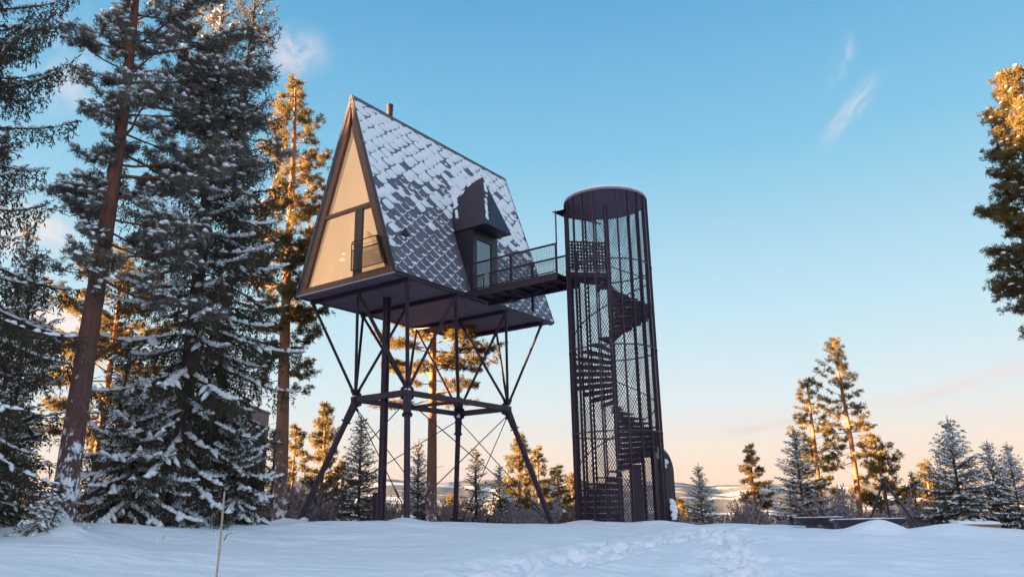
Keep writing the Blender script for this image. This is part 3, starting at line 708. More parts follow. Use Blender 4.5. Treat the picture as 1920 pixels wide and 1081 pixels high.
# ================================================================== STAIR TOWER
TX, TY, TR = 3.567, 27.641, 1.53
TB, TT = gz(TX, TY)-.25, 11.14
tw_ = empty('stair_tower', (TX, TY, TB+.25), 'tall round stair tower of dark metal mesh with spiral steps', 'stair tower')
def TP(a, r, z): return Vector((TX + r*math.cos(a), TY + r*math.sin(a), z))
mb = MB(); N = 64
mb.add([TP(2*math.pi*k/N, TR+.03, TT-.05) for k in range(N)] + [TP(2*math.pi*k/N, TR+.03, TT+.03) for k in range(N)], [tuple(range(N))[::-1], tuple(range(N, 2*N))] + [(k, (k+1) % N, N+(k+1) % N, N+k) for k in range(N)])
M['cap'] = varied('purple_painted_disc', (.20, .135, .20), (.27, .19, .26), 3, .7); cap = mb.build('roof_cap', M['cap'], tw_)
mb = MB(); V_ = []; 
for j, (rr, zz) in enumerate(((1.0, .0), (1.0, .06), (.93, .12), (.5, .17))): V_ += [TP(2*math.pi*k/N, (TR+.01)*rr, TT+.032+zz) for k in range(N)]
mb.add(V_, [tuple(range(N))[::-1], tuple(range(3*N, 4*N))]+[(j*N+k, j*N+(k+1) % N, (j+1)*N+(k+1) % N, (j+1)*N+k) for j in range(3) for k in range(N)]); mb.build('roof_snow', M['snow'], cap, smooth=True)
mb = MB(); mb.tube([(TX, TY, TB), (TX, TY, TT-.05)], .095, 18); mb.build('centre_column', M['steel'], tw_)
NP = 22; a0 = R(262)
ab = math.atan2((-HU).y, (-HU).x)                                # where the bridge arrives
for k in range(NP):
    a = a0 + 2*math.pi*k/NP
    if abs((a-ab+math.pi) % (2*math.pi)-math.pi) < .30:
        mb = MB(); mb.bar(TP(a, TR, TB), TP(a, TR, HO.z+ZD), .040, .075, up=TP(a, 1, 0)-Vector((TX, TY, 0))); mb.build('post', M['steel'], tw_); continue
    mb = MB(); mb.bar(TP(a, TR, TB), TP(a, TR, TT-.05), .040, .075, up=TP(a, 1, 0)-Vector((TX, TY, 0))); mb.build('post', M['steel'], tw_)
for z in (TB+.31+2.95, TB+.25+5.9, TB+.25+8.95):
    mb = MB(); V_ = []
    for r_, zz in ((TR+.045, -.024), (TR+.045, .024), (TR+.03, .024), (TR+.03, -.024)): V_ += [TP(2*math.pi*k/N, r_, z+zz) for k in range(N)]
    mb.add(V_, [(j*N+k, j*N+(k+1) % N, ((j+1) % 4)*N+(k+1) % N, ((j+1) % 4)*N+k) for j in range(4) for k in range(N)]); mb.build('band', M['steel'], tw_)
# expanded-metal skin: two families of thin strips wound round the cylinder
def screen():
    ns = 98; pitch = 2*math.pi/ns; hgt = TT-.05-TB; V_ = []; Q = []
    rise = 1.75; n = 84
    zz = np.linspace(TB, TT-.05, n+1)
    wth = .0092
    zdeck = HO.z+ZD
    for sgn in (1, -1):
        for k in range(ns):
            a = k*pitch + sgn*(zz-TB)/rise/TR
            r_ = TR - .02 + (.004*sgn)
            b = len(V_)
            lo = np.stack([TX+r_*np.cos(a-wth/TR), TY+r_*np.sin(a-wth/TR), zz], 1); hi = np.stack([TX+r_*np.cos(a+wth/TR), TY+r_*np.sin(a+wth/TR), zz], 1)
            V_.extend(np.concatenate([lo, hi]).tolist())
            da = (a-ab+math.pi) % (2*math.pi)-math.pi
            for i in range(n):
                if abs(da[i]) < .42 and zz[i] > zdeck: continue
                Q.append((b+i, b+i+1, b+n+1+i+1, b+n+1+i))
    return np_mesh('mesh_screen', np.array(V_)-np.array(tw_.location)[None], Q, M['steel'], tw_)
screen()
# spiral steps, handrail
zd = HO.z + ZD
NS = 46; rise = (zd-(TB+.25))/NS; da = 2*math.pi/23.2
aland0, aland1 = ab-.75, ab+.75
astart = aland0
for k in range(NS):
    z = zd - rise*(k+1); a = astart - da*(k+.0); a2 = a - da*1.12
    mb = MB(); n = 3; top = []
    for t in np.linspace(a, a2, n+1): top.append(TP(t, TR-.05, z))
    for t in np.linspace(a2, a, n+1): top.append(TP(t, .10, z))
    mb.prism(top, (0, 0, -.045)); 
    mb.prism([TP(a, .10, z-.045), TP(a, TR-.05, z-.045), TP(a-.02, TR-.05, z-.045), TP(a-.02, .1, z-.045)], (0, 0, -.12))
    st = mb.build('tread', M['steel'], tw_)
    if k % 2 == 0 or k > 30:
        s_ = MB(); rr = rj.uniform(.35, 1.1); ww = .45 if k > 12 else .25
        s_.lump(TP((a+a2)/2, rr, z), .13+ww*.35, .10, .03, rj); s_.lump(TP((a+a2)/2+.08, min(1.35, rr+.4), z), .16, .10, .035, rj); s_.build('snow', M['snow'], st, smooth=True)
mb = MB(); mb.tube([TP(astart-da*t, TR-.12, zd-rise*t+.95) for t in np.arange(-1, NS+.1, .5)], .022, 6); mb.build('handrail', M['steel'], tw_)
mb = MB(); pts = [TP(t, TR-.04, zd-.05) for t in np.linspace(aland0, aland1, 14)] + [TP(t, .09, zd-.05) for t in np.linspace(aland1, aland0, 4)]
mb.prism(pts, (0, 0, .05)); mb.bar(TP(aland0, .1, zd-.12), TP(aland0, TR-.05, zd-.12), .05, .14); mb.bar(TP(aland1, .1, zd-.12), TP(aland1, TR-.05, zd-.12), .05, .14); mb.bar(TP(ab, .1, zd-.11), TP(ab, TR-.05, zd-.11), .05, .11)
mb.build('landing', M['steel'], tw_)
# perforated guard panel on the landing
gp = MB(); P0 = TP(aland1+.05, .10, zd+.02); P1 = TP(aland1+.05, TR-.06, zd+.02); ex = P1-P0; Lx = ex.length; ex.normalize(); nx, nz = 12, 9; cw, chh = Lx/nx, 1.12/nz
nrm = ex.cross(HZ)
for i in range(nx):
    for j in range(nz):
        c = P0+ex*(cw*(i+.5))+HZ*(chh*(j+.5)); sq = []; ho = []
        for k in range(8):
            t = math.pi/4*k; s = 1/max(abs(math.cos(t)), abs(math.sin(t))); sq.append(c+ex*(cw/2*math.cos(t)*s)+HZ*(chh/2*math.sin(t)*s)); ho.append(c+ex*(.030*math.cos(t))+HZ*(.030*math.sin(t)))
        gp.add(sq+ho, [(k, (k+1) % 8, 8+(k+1) % 8, 8+k) for k in range(8)])
gp.bar(P0+HZ*1.13, P1+HZ*1.13, .04, .04)
gp.build('guard_panel', M['steel'], tw_)
# little canopy where the bridge meets the tower, with its hanger
c1 = H(BU-.20, BV0+.10, 0); c2 = H(BU-.55, BV1-.1, 0)
zc = TT-.28
mb = MB(); q = [Vector((*TP(ab+.80, TR-.02, 0)[:2], zc)), Vector((*TP(ab-.95, TR-.02, 0)[:2], zc)), Vector((*c1[:2], zc)), Vector((*H(BU-.12, BV1-.35, 0)[:2], zc))]
mb.prism(q, (0, 0, .045)); mb.tube([Vector((*H(BU-.02, BV0+.05, 0)[:2], zc)), H(BU-.02, BV0+.05, ZD+1.1)], .03, 8); mb.build('canopy', M['steel_soffit'], tw_)
# tall panel beside the foot of the stair
mb = MB(); mb.bar(TP(R(20), .62, TB), TP(R(20), .62, TB+2.25), .42, .10, up=(0, 1, 0)); mb.build('column_casing', M['plate'], tw_)

# round-shouldered cabinet and small post at the foot of the tower
def arch(name, px0, px1, pytop, Y, depth, label, cat, half=True):
    a = at(px0, 975, Y); b = at(px1, 975, Y); t = at(px1, pytop, Y)
    zb = gz((a[0]+b[0])/2, Y); w = b[0]-a[0]; zt = t[2]
    e = empty(name, ((a[0]+b[0])/2, Y, zb), label, cat)
    def prof(z0, inset=0):
        pts = [(a[0]+inset, z0), (a[0]+inset, zt)]
        for k in range(1, 10):
            th = math.pi/2*(1-k/9); pts.append((a[0]+inset + (w-inset*2)*math.cos(th), zt - w*1.5 + w*1.5*math.sin(th)))
        pts.append((b[0]-inset, z0)); return pts
    mb = MB(); mb.prism([(x, Y, z) for x, z in prof(zb-.3)], (0, depth, 0)); mb.build('body', M['plate'], e)
    mb = MB(); mb.prism([(x, Y-.02, z) for x, z in prof(zb-.3, .05)[::1]], (0, .018, 0)); mb.build('door', M['plate'], e)
    s_ = MB(); V_ = []; pr = prof(zt)[1:8]
    n = len(pr)
    for (x, z), h in zip(pr, (.07, .09, .09, .08, .06, .03, .0)): V_ += [(x, Y-.03, z-.002), (x, Y-.035, z+h*.7), (x, Y+depth*.5, z+h), (x, Y+depth, z+h*.7)]
    s_.add(V_, [(i*4+j, i*4+j+1, (i+1)*4+j+1, (i+1)*4+j) for i in range(n-1) for j in range(3)])
    for k in range(16):
        i = rj.randrange(0, 5); x, z = pr[i]; s_.lump((a[0]+.05+(x-a[0])*rj.uniform(.1, .95), Y-.03, z-.04-rj.uniform(.0, .5)), .09, .025, .12, rj)
    s_.build('snow', M['snow'], e, smooth=True)
arch('utility_cabinet', 1240, 1270, 838, 28.0, .8, 'tall dark round-shouldered cabinet standing against the foot of the stair tower', 'cabinet')
arch('low_metal_post', 1259, 1273, 938, 27.2, .3, 'short dark metal post with a snow cap beside the round-shouldered cabinet', 'post')

# ================================================================== TREES
def sprigs(P, D, L, Wd, rng):
    """one narrow diamond per row"""
    n = len(P); D = D/np.linalg.norm(D, axis=1, keepdims=True)
    a = rng.normal(size=(n, 3)); s = np.cross(D, a); s /= np.linalg.norm(s, axis=1, keepdims=True)+1e-9
    L = np.asarray(L)[:, None]; Wd = np.asarray(Wd)[:, None]
    V = np.stack([P, P + D*L*.45 + s*Wd, P + D*L, P + D*L*.45 - s*Wd], 1).reshape(-1, 3)
    Q = np.arange(4*n).reshape(n, 4); return V, Q
def lumps(P, D, L, Wd, Hh, rng):
    """snow pads: long flattened octahedra lying along D"""
    n = len(P); D = D/np.linalg.norm(D, axis=1, keepdims=True)
    s = np.cross(D, np.array([0, 0, 1.])); s /= np.linalg.norm(s, axis=1, keepdims=True)+1e-9
    u = np.cross(s, D)
    L = np.asarray(L)[:, None]/2; Wd = np.asarray(Wd)[:, None]/2; Hh = np.asarray(Hh)[:, None]
    j = lambda: rng.uniform(.75, 1.25, (n, 1))
    V = np.stack([P-D*L*j(), P+D*L*j(), P-D*L*.3+s*Wd*j(), P+D*L*.4+s*Wd*j(), P-D*L*.35-s*Wd*j(), P+D*L*.35-s*Wd*j(), P-D*L*.35+u*Hh*j(), P+D*L*.4+u*Hh*j(), P-u*Hh*.3], 1).reshape(-1, 3)
    T = np.array([(0, 2, 6), (2, 3, 7), (2, 7, 6), (3, 1, 7), (0, 6, 4), (6, 7, 5), (6, 5, 4), (7, 1, 5), (2, 0, 8), (3, 2, 8), (1, 3, 8), (0, 4, 8), (4, 5, 8), (5, 1, 8)])
    return V, (np.arange(n)[:, None, None]*9 + T[None]).reshape(-1, 3)
class Acc:
    def __init__(s): s.V = []; s.Q = []; s.T = []; s.n = 0
    def add(s, V, Q=None, T=None):
        if Q is not None: s.Q.append(Q+s.n)
        if T is not None: s.T.append(T+s.n)
        s.V.append(V); s.n += len(V)
    def out(s): return np.vstack(s.V), (np.vstack(s.Q) if s.Q else np.zeros((0, 4), int)), (np.vstack(s.T) if s.T else None)
def tube_np(P, r0, r1, n=4):
    P = np.asarray(P); m = len(P); d = np.gradient(P, axis=0); d /= np.linalg.norm(d, axis=1, keepdims=True)+1e-9
    a = np.cross(d, np.array([.31, .77, .55])); a /= np.linalg.norm(a, axis=1, keepdims=True); b = np.cross(d, a)
    r = (np.linspace(r0, r1, m) if np.isscalar(r0) else r0)[:, None, None]; t = np.arange(n)*2*np.pi/n
    V = P[:, None] + r*(a[:, None]*np.cos(t)[None, :, None] + b[:, None]*np.sin(t)[None, :, None])
    i = np.arange(m-1)[:, None]*n; j = np.arange(n)[None]
    Q = np.stack([i+j, i+(j+1) % n, i+n+(j+1) % n, i+n+j], -1).reshape(-1, 4)
    return V.reshape(-1, 3), Q
def trunk_np(h, r, rng, wob=.0, n=14, top=.02, flare=.35):
    zs = np.concatenate([[-.5, 0, .15, .4], np.linspace(.9, h, 16)])
    rad = r*(1-np.clip(zs, 0, h)/h)**.75*(1+flare*np.exp(-np.clip(zs, 0, 9)/.28)) + top
    ph = rng.uniform(0, 6); P = np.stack([wob*np.sin(zs*.35+ph)*zs/h, wob*np.cos(zs*.28+ph)*zs/h, zs], 1)
    return P, rad
def axis_at(P, z): return np.array([np.interp(z, P[:, 2], P[:, 0]), np.interp(z, P[:, 2], P[:, 1]), z])

def make_spruce(seed, h, Rb, z0=.3, step=.32, per=6, droop=.5, det=1.0, hang=.0, snow=.5, r=None, power=.85, twig=.42, dead=0, az_keep=None, snow_size=1.0, lfun=None, spine=None, ragged=0):
    spine = snow*1.1 if spine is None else spine
    rng = np.random.default_rng(seed)
    r = r or h*.013
    TPp, rad = trunk_np(h, r, rng, .04*h/10)
    nd_, wd, sn = Acc(), Acc(), Acc()
    wd.add(*tube_np(TPp, rad, None, 10))
    z = z0
    P_all, D_all, L_all, W_all = [], [], [], []
    SP, SDr, SLn, SW, SH = [], [], [], [], []
    while z < h*.955:
        t = z/h
        Lmax = Rb*(1-t)**power + .10
        npb = max(3, int(per*(1 if t < .8 else .8)))
        a0 = rng.uniform(0, 6.28)
        for k in range(npb):
            az = a0 + 2*np.pi*k/npb + rng.normal(0, .25)
            if az_keep is not None and not az_keep(az): continue
            L = Lmax*(rng.uniform(.42, 1.28) if ragged else rng.uniform(.58, 1.14))*(lfun(az, z) if lfun else 1)
            if t < .15: L *= rng.uniform(.6, 1.1)
            zz = z + rng.uniform(-.5, .5)*step
            o = np.array([np.cos(az), np.sin(az), 0]); sd = np.array([-np.sin(az), np.cos(az), 0])
            up = .75*(t**1.6) + .05 - .10*droop*(1-t)
            s = np.linspace(0, 1, 9)
            dz = L*(up*s - droop*(1-t*.85)*1.0*s**1.6 + droop*.42*s**3)
            B = axis_at(TPp, min(zz, h)) + o*(L*s*.97)[:, None] + sd*(L*.06*rng.normal()*s**2)[:, None] + np.array([0, 0, 1])*dz[:, None]
            wd.add(*tube_np(B, .012*L+.006, .004, 4))
            nt = max(3, int(L/(.125*det)))
            st = np.concatenate([np.linspace(.14 if L > .8 else .05, .97, nt)]) 
            Bp = np.stack([np.interp(st, s, B[:, i]) for i in range(3)], 1)
            tang = np.stack([np.interp(st, s, np.gradient(B[:, i])) for i in range(3)], 1); tang /= np.linalg.norm(tang, axis=1, keepdims=True)
            for sg in (-1, 1):
                tl = np.clip(twig*L*(1-st)**.7*rng.uniform(.6, 1.2, nt), .10, .75)*(np.where(st < .25, .7, 1))
                td = tang*.62 + sg*sd[None]*rng.uniform(.55, .95, (nt, 1)) + np.array([0, 0, -1])*rng.uniform(.05, .35, (nt, 1))*(.4+droop)
                td /= np.linalg.norm(td, axis=1, keepdims=True)
                for i in range(nt):
                    m = max(2, int(tl[i]/(.062*det))); u = np.linspace(.0, 1, m)
                    pos = Bp[i] + td[i]*(tl[i]*u)[:, None] + np.array([0, 0, -1])*(.16*tl[i]*u**2*(1+droop))[:, None]
                    for sg2 in (-1, 1):
                        dd = td[i]*.8 + sg2*np.cross(td[i], [0, 0, 1])*.55 + rng.normal(0, .22, (m, 3)) + np.array([0, 0, -.05])
                        P_all.append(pos); D_all.append(dd); L_all.append(rng.uniform(.10, .16, m)*det**.8); W_all.append(rng.uniform(.012, .019, m)*det)
                    if hang and rng.random() < hang:
                        hl_ = rng.uniform(.15, .5)*min(1, L/1.5); mm = max(2, int(hl_/(.05*det))); uu = np.linspace(0, 1, mm)
                        hp = pos[rng.integers(0, m)] + np.array([0, 0, -1])*(hl_*uu)[:, None] + rng.normal(0, .015, (mm, 3))
                        for _ in (0, 1):
                            P_all.append(hp); D_all.append(np.array([0, 0, -.7])+rng.normal(0, .4, (mm, 3))); L_all.append(rng.uniform(.11, .17, mm)*det**.8); W_all.append(rng.uniform(.013, .02, mm)*det)
                    if rng.random() < snow:
                        q = rng.uniform(.25, .7); SP.append(pos[int(q*(m-1))]+np.array([0, 0, .025])); SDr.append(td[i]+np.array([0, 0, -.25*(1+droop)*q])); SLn.append(tl[i]*rng.uniform(.6, 1.0)+.06); SW.append(rng.uniform(.07, .13)*snow_size); SH.append(rng.uniform(.03, .065)*snow_size)
            # snow along the spine
            for q in np.arange(.12, 1, .115/max(L, .3)):
                if rng.random() < spine:
                    i = min(7, int(q*8)); 
                    dB = B[i+1]-B[i]
                    if abs(dB[2]) > .62*np.linalg.norm(dB): continue
                    SP.append(B[i]+(B[i+1]-B[i])*(q*8-i)+np.array([0, 0, .02])); SDr.append(B[i+1]-B[i]); SLn.append(rng.uniform(.16, .30)); SW.append(rng.uniform(.06, .15)*snow_size); SH.append(rng.uniform(.035, .075)*snow_size)
            P_all.append(B[-1:]); D_all.append((B[-1:]-B[-2:-1])); L_all.append(np.array([.16])); W_all.append(np.array([.018*det]))
        z += step*(1-.45*t)*rng.uniform(.8, 1.2)
    # leader
    m = 10; lp_ = np.stack([np.full(m, TPp[-1, 0]), np.full(m, TPp[-1, 1]), np.linspace(h*.94, h+.05, m)], 1); P_all.append(lp_); D_all.append(rng.normal(0, .35, (m, 3))+np.array([0, 0, .9])); L_all.append(np.full(m, .12)); W_all.append(np.full(m, .013*det))
    P_, D_, L_, W_ = map(np.concatenate, (P_all, D_all, L_all, W_all))
    nd_.add(*sprigs(P_, D_, L_, W_, rng))
    if SP: Vv, Tt = lumps(np.array(SP), np.array(SDr), np.array(SLn), np.array(SW), np.array(SH), rng); sn.add(Vv, None, Tt)
    return wd, nd_, sn

def make_pine(seed, h, cs, Rc, nl=60, det=1.0, tufts=1.0, snow=.3, r=None, wob=.12, shape='round', flat=.5, lean=0, needle=1.0, az_bias=None, stub=10):
    rng = np.random.default_rng(seed); r = r or h*.014
    TPp, rad = trunk_np(h, r, rng, wob, top=.03, flare=.25)
    wd, nd_, sn = Acc(), Acc(), Acc()
    wd.add(*tube_np(TPp, rad, None, 14))
    TP_, TD_ = [], []
    z00 = cs*h
    for k in range(nl):
        t = ((k+rng.random())/nl)**.9
        z = z00 + (h-z00)*t*.985
        if shape == 'round': pr = (.45+.55*math.sin(math.pi*min(1, t*.75+.2)))*(1-t**3)**.6
        elif shape == 'cone': pr = (1-t)**.7*(.75+.25*min(1, t*6))
        else: pr = (1-t)**.5*(.35+.65*min(1, t*3))
        az = k*2.4 + rng.normal(0, .5)
        L = Rc*max(.10, pr)*rng.uniform(.5, 1.12)*(az_bias(az, t) if az_bias else 1)
        o = np.array([np.cos(az), np.sin(az), 0]); sd = np.array([-np.sin(az), np.cos(az), 0])
        el = -.12 + .75*t*rng.uniform(.6, 1.2) + rng.normal(0, .12)
        s = np.linspace(0, 1, 8)
        B = axis_at(TPp, z) + o*(L*s)[:, None] + sd*(L*.12*rng.normal()*s**2)[:, None] + np.array([0, 0, 1])*(L*(el*s + .25*s**2*rng.uniform(.2, 1.3)-.18*s*(1-t)))[:, None] + rng.normal(0, .02*L, (8, 3))*s[:, None]
        wd.add(*tube_np(B, .0105*L+.010, .005, 5))
        nb_ = max(3, int(L*4.2*tufts))
        for j in range(nb_):
            u = rng.uniform(.25, 1) if L > .8 else rng.uniform(.1, 1)
            i = min(6, int(u*7)); p = B[i]+(B[i+1]-B[i])*(u*7-i)
            sl = rng.uniform(.18, .52)*L*(1.15-u)+.12
            d = o*rng.uniform(.2, .9)+sd*rng.normal(0, .7)+np.array([0, 0, rng.normal(.15, .3*(1-flat)+.08)]); d /= np.linalg.norm(d)
            e = p+d*sl; q = np.linspace(0, 1, 4)[:, None]; wd.add(*tube_np(p+(e-p)*q+np.array([0, 0, .10*sl])*q**2, .011, .004, 3))
            nt = max(2, int(sl/.11*1.0))
            for v in np.linspace(.3, 1, nt):
                for _ in range(2 if rng.random() < .6*tufts else 1):
                    TP_.append(p+(e-p)*v+np.array([0, 0, .10*sl])*v*v+rng.normal(0, .07, 3)*np.array([1, 1, .6])); TD_.append(d*.6+np.array([0, 0, .45])+rng.normal(0, .35, 3))
    for k in range(stub):                                          # dead stubs below the crown
        z = z00*rng.uniform(.45, 1); az = rng.uniform(0, 6.28); L = rng.uniform(.25, .9); o = np.array([np.cos(az), np.sin(az), rng.uniform(-.2, .3)])
        q = np.linspace(0, 1, 4)[:, None]; wd.add(*tube_np(axis_at(TPp, z)+o*L*q+rng.normal(0, .04, (4, 3))*q, .018, .005, 4))
    T = np.array(TP_); TDn = np.array(TD_); TDn /= np.linalg.norm(TDn, axis=1, keepdims=True)
    K_ = max(9, int(24/det)); n = len(T)
    P_ = np.repeat(T, K_, 0) + rng.normal(0, .038, (n*K_, 3)); D_ = np.repeat(TDn, K_, 0)*.6 + rng.normal(0, .6, (n*K_, 3))
    nd_.add(*sprigs(P_, D_, rng.uniform(.10, .17, n*K_)*det**.5*needle, rng.uniform(.008, .013, n*K_)*det*1.25*needle, rng))
    if snow:
        k = rng.random(n) < snow; m = int(k.sum())
        if m:
            Vv, Tt = lumps(T[k]+TDn[k]*.06+np.array([0, 0, .05]), rng.normal(0, 1, (m, 3))*np.array([1, 1, .25]), rng.uniform(.14, .26, m)*needle, rng.uniform(.10, .18, m)*needle, rng.uniform(.04, .075, m)*needle, rng); sn.add(Vv, None, Tt)
    return wd, nd_, sn
def tree_objs(name, acc, mats, label, cat='tree', group=None):
    wd, nd_, sn = acc
    e = empty(name, (0, 0, 0), label, cat, group)
    V, Q, T = wd.out(); np_mesh('trunk', V, Q, mats[0], e, True)
    V, Q, T = nd_.out(); c = np_mesh('crown', V, Q, mats[1], e)
    if sn.V: V, Q, T = sn.out(); np_mesh('snow', V, Q, M['snow'], c, True, T)
    return e
def copy_tree(e, label, group=None):
    r = e.copy(); COL.objects.link(r); r['label'] = label
    if group: r['group'] = group
    for ch in e.children:
        c = ch.copy(); COL.objects.link(c); c.parent = r
        for gch in ch.children: d = gch.copy(); COL.objects.link(d); d.parent = c
    return r
def stand(e, px, Y, pybase=None, rz=0, sc=1, tilt=(0, 0), sink=.05, width=1):
    x = at(px, 970, Y)[0]; e.location = (x, Y, gz(x, Y)-sink); e.rotation_euler = (tilt[0], tilt[1], rz); e.scale = (sc*width, sc*width, sc)
    return e
def top_h(px, pytop, Y):
    t = at(px, pytop, Y); return t[2] - gz(t[0], Y)
exec_trees = True

# --- near trees on the left
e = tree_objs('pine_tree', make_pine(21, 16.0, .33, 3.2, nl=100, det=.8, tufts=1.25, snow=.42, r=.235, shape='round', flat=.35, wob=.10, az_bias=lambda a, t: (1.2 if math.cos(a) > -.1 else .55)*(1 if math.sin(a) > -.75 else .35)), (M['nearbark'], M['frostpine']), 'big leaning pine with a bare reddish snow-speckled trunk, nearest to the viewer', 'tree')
stand(e, 116, 18.0, rz=0, tilt=(0, R(.6)))
e = tree_objs('spruce_tree', make_spruce(31, 17.0, 3.0, z0=.6, step=.64, per=5, ragged=1, droop=.95, det=1.0, hang=.6, snow=.13, spine=.78, r=.24, power=.6, twig=.34, snow_size=1.7), (M['sprucebark'], M['spruce']), 'tall broad spruce with drooping snow-loaded boughs between the near pine and the sunlit pine', 'tree')
stand(e, 327, 22.0, rz=1.0)
e = tree_objs('spruce_tree', make_spruce(32, 20, 2.25, z0=1.5, step=.62, per=5, ragged=1, droop=.9, det=1.15, hang=.7, snow=.03, spine=.28, r=.22, power=.5, twig=.34), (M['sprucebark'], M['spruce']), 'tall dark spruce with hanging twigs just left of the sunlit pine', 'tree')
stand(e, 392, 25.5, rz=.4)
e = tree_objs('spruce_tree', make_spruce(33, 15, 3.1, z0=.6, step=.85, per=6, ragged=1, droop=1.05, det=1.0, hang=.9, snow=.04, spine=.6, r=.24, power=.45, twig=.28), (M['sprucebark'], M['spruce']), 'dark spruce cut by the left edge, its long boughs drooping against the sky', 'tree')
stand(e, -185, 16.5, rz=2.1)
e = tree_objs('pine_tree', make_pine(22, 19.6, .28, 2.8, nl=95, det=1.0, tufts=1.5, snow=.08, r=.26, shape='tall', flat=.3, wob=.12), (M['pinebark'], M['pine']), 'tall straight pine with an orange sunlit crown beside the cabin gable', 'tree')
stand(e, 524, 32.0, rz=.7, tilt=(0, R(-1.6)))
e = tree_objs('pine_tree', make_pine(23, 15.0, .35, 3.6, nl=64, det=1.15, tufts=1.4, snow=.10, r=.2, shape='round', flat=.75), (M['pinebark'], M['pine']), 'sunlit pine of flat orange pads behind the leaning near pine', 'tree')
stand(e, 168, 41.5, rz=.2, sc=1.12)
# two shaggy spruces behind, low
sA = tree_objs('spruce_tree', make_spruce(41, 8.2, 2.1, z0=.2, step=.42, per=5, droop=.6, det=1.2, snow=.05, spine=.42, power=.8, hang=.35, snow_size=1.3), (M['sprucebark'], M['spruce']), 'mid-height snowy spruce left of the near pine trunk, under the drooping dark spruce', 'tree')
stand(sA, -10, 22.0, sc=.98)
sB = copy_tree(sA, 'snow-dusted spruce filling the gap right behind the near pine trunk'); stand(sB, 205, 28.0, rz=2.2, sc=.80)
sC = copy_tree(sA, 'thin-topped spruce far behind at the left edge, its tip against pale cloud'); stand(sC, -30, 30, rz=4.0, sc=top_h(40, 415, 30)/8.2, width=.6)
sD = tree_objs('spruce_tree', make_spruce(42, 4.4, 2.3, z0=.15, step=.40, per=6, droop=1.0, det=1.0, snow=.22, spine=.9, power=.6, snow_size=1.8, twig=.42, hang=.35), (M['sprucebark'], M['spruce']), 'low snow-smothered spruce with heavy white boughs right of the near pine trunk', 'tree')
stand(sD, 236, 20.5, sc=.85)
sE = copy_tree(sD, 'small snow-laden spruce at the right foot of the broad spruce'); stand(sE, 440, 23.5, rz=1.7, sc=.70)
sF = copy_tree(sD, 'low snowy spruce behind the wooden marker stick'); stand(sF, 385, 26.5, rz=3.1, sc=.95)
sH = copy_tree(sA, 'low snowy spruce at the far left edge behind the bowed sapling'); stand(sH, -15, 19.5, rz=.9, sc=.50)
# bowed sapling left of the near pine
sG = tree_objs('sapling', make_spruce(43, 1.25, .75, z0=.1, step=.16, per=5, droop=.9, det=.9, snow=.5, r=.02, snow_size=1.0, twig=.6), (M['sprucebark'], M['spruce']), 'small bowed spruce sapling under snow at the foot of the near pine', 'sapling')
stand(sG, 66, 17.2, tilt=(R(8), R(30)), sc=.72)

# --- mid-distance prototypes
T = {}
T['s1'] = tree_objs('spruce_tree', make_spruce(51, 6.0, 2.1, z0=.15, step=.30, per=6, droop=.22, det=1.15, snow=.13, spine=.30, power=1.0, snow_size=1.0), (M['sprucebark'], M['spruce']), '-', 'tree')
T['s2'] = tree_objs('spruce_tree', make_spruce(52, 6.0, 1.6, z0=.1, step=.34, per=5, droop=.12, det=1.2, snow=.08, spine=.2, power=1.05, twig=.36, snow_size=1.0), (M['sprucebark'], M['spruce']), '-', 'tree')
T['s3'] = tree_objs('spruce_tree', make_spruce(53, 6.0, 3.0, z0=.1, step=.31, per=6, droop=.42, det=1.15, snow=.15, spine=.5, power=1.1, snow_size=1.3, twig=.45), (M['sprucebark'], M['spruce']), '-', 'tree')
T['p1'] = tree_objs('pine_tree', make_pine(61, 8.0, .10, 1.9, nl=56, det=1.3, tufts=1.9, snow=.08, r=.10, shape='cone', flat=.75, needle=1.0, stub=3), (M['pinebark'], M['pine']), '-', 'tree')
T['p2'] = tree_objs('pine_tree', make_pine(62, 8.0, .20, 1.6, nl=42, det=1.3, tufts=1.6, snow=.05, r=.09, shape='cone', flat=.8, needle=1.0, stub=5), (M['pinebark'], M['pine']), '-', 'tree')
T['p3'] = tree_objs('pine_tree', make_pine(63, 8.0, .10, 2.0, nl=54, det=1.3, tufts=2.0, snow=.04, r=.12, shape='round', flat=.4, needle=1.0, stub=3), (M['pinebark'], M['pine']), '-', 'tree')
H0 = {'s1': 6, 's2': 6, 's3': 6, 'p1': 8, 'p2': 8, 'p3': 8}
used = {}
def grow(kind, px, pytop, Y, label, rz=None, width=1., group=None, tilt=(0, 0), name=None):
    if kind not in used: o = T[kind]; o['label'] = label; used[kind] = 1
    else: o = copy_tree(T[kind], label); used[kind] += 1
    if group: o['group'] = group
    h = top_h(px, pytop, Y); sc = h/H0[kind]
    return stand(o, px, Y, rz=rz if rz is not None else (px*7 % 628)/100, sc=sc, width=width, tilt=tilt, sink=.05)
# middle pine behind the stilts
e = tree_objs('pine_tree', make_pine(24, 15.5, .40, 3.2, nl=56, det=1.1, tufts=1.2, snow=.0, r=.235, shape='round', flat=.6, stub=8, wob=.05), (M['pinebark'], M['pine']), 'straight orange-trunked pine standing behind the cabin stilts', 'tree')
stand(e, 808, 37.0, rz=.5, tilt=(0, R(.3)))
grow('s2', 506, 800, 38, 'slim young spruce left of the bare pine trunk beside the stilts', width=.9)
grow('p2', 547, 797, 52, 'small thin-crowned pine just right of the bare trunk beside the stilts')
grow('p1', 602, 755, 46, 'dense tall-crowned pine behind the outer left stilt leg', width=.95)
grow('s1', 672, 776, 37, 'evenly pointed snowy spruce seen between the left stilt leg and service pipe', width=.95)
grow('s1', 783, 824, 40, 'snowy spruce half hidden by the middle pine trunk', rz=1.9, width=.8)
grow('p3', 640, 862, 47, 'squat sunlit pine left of the pointed spruce under the cabin', width=.8)
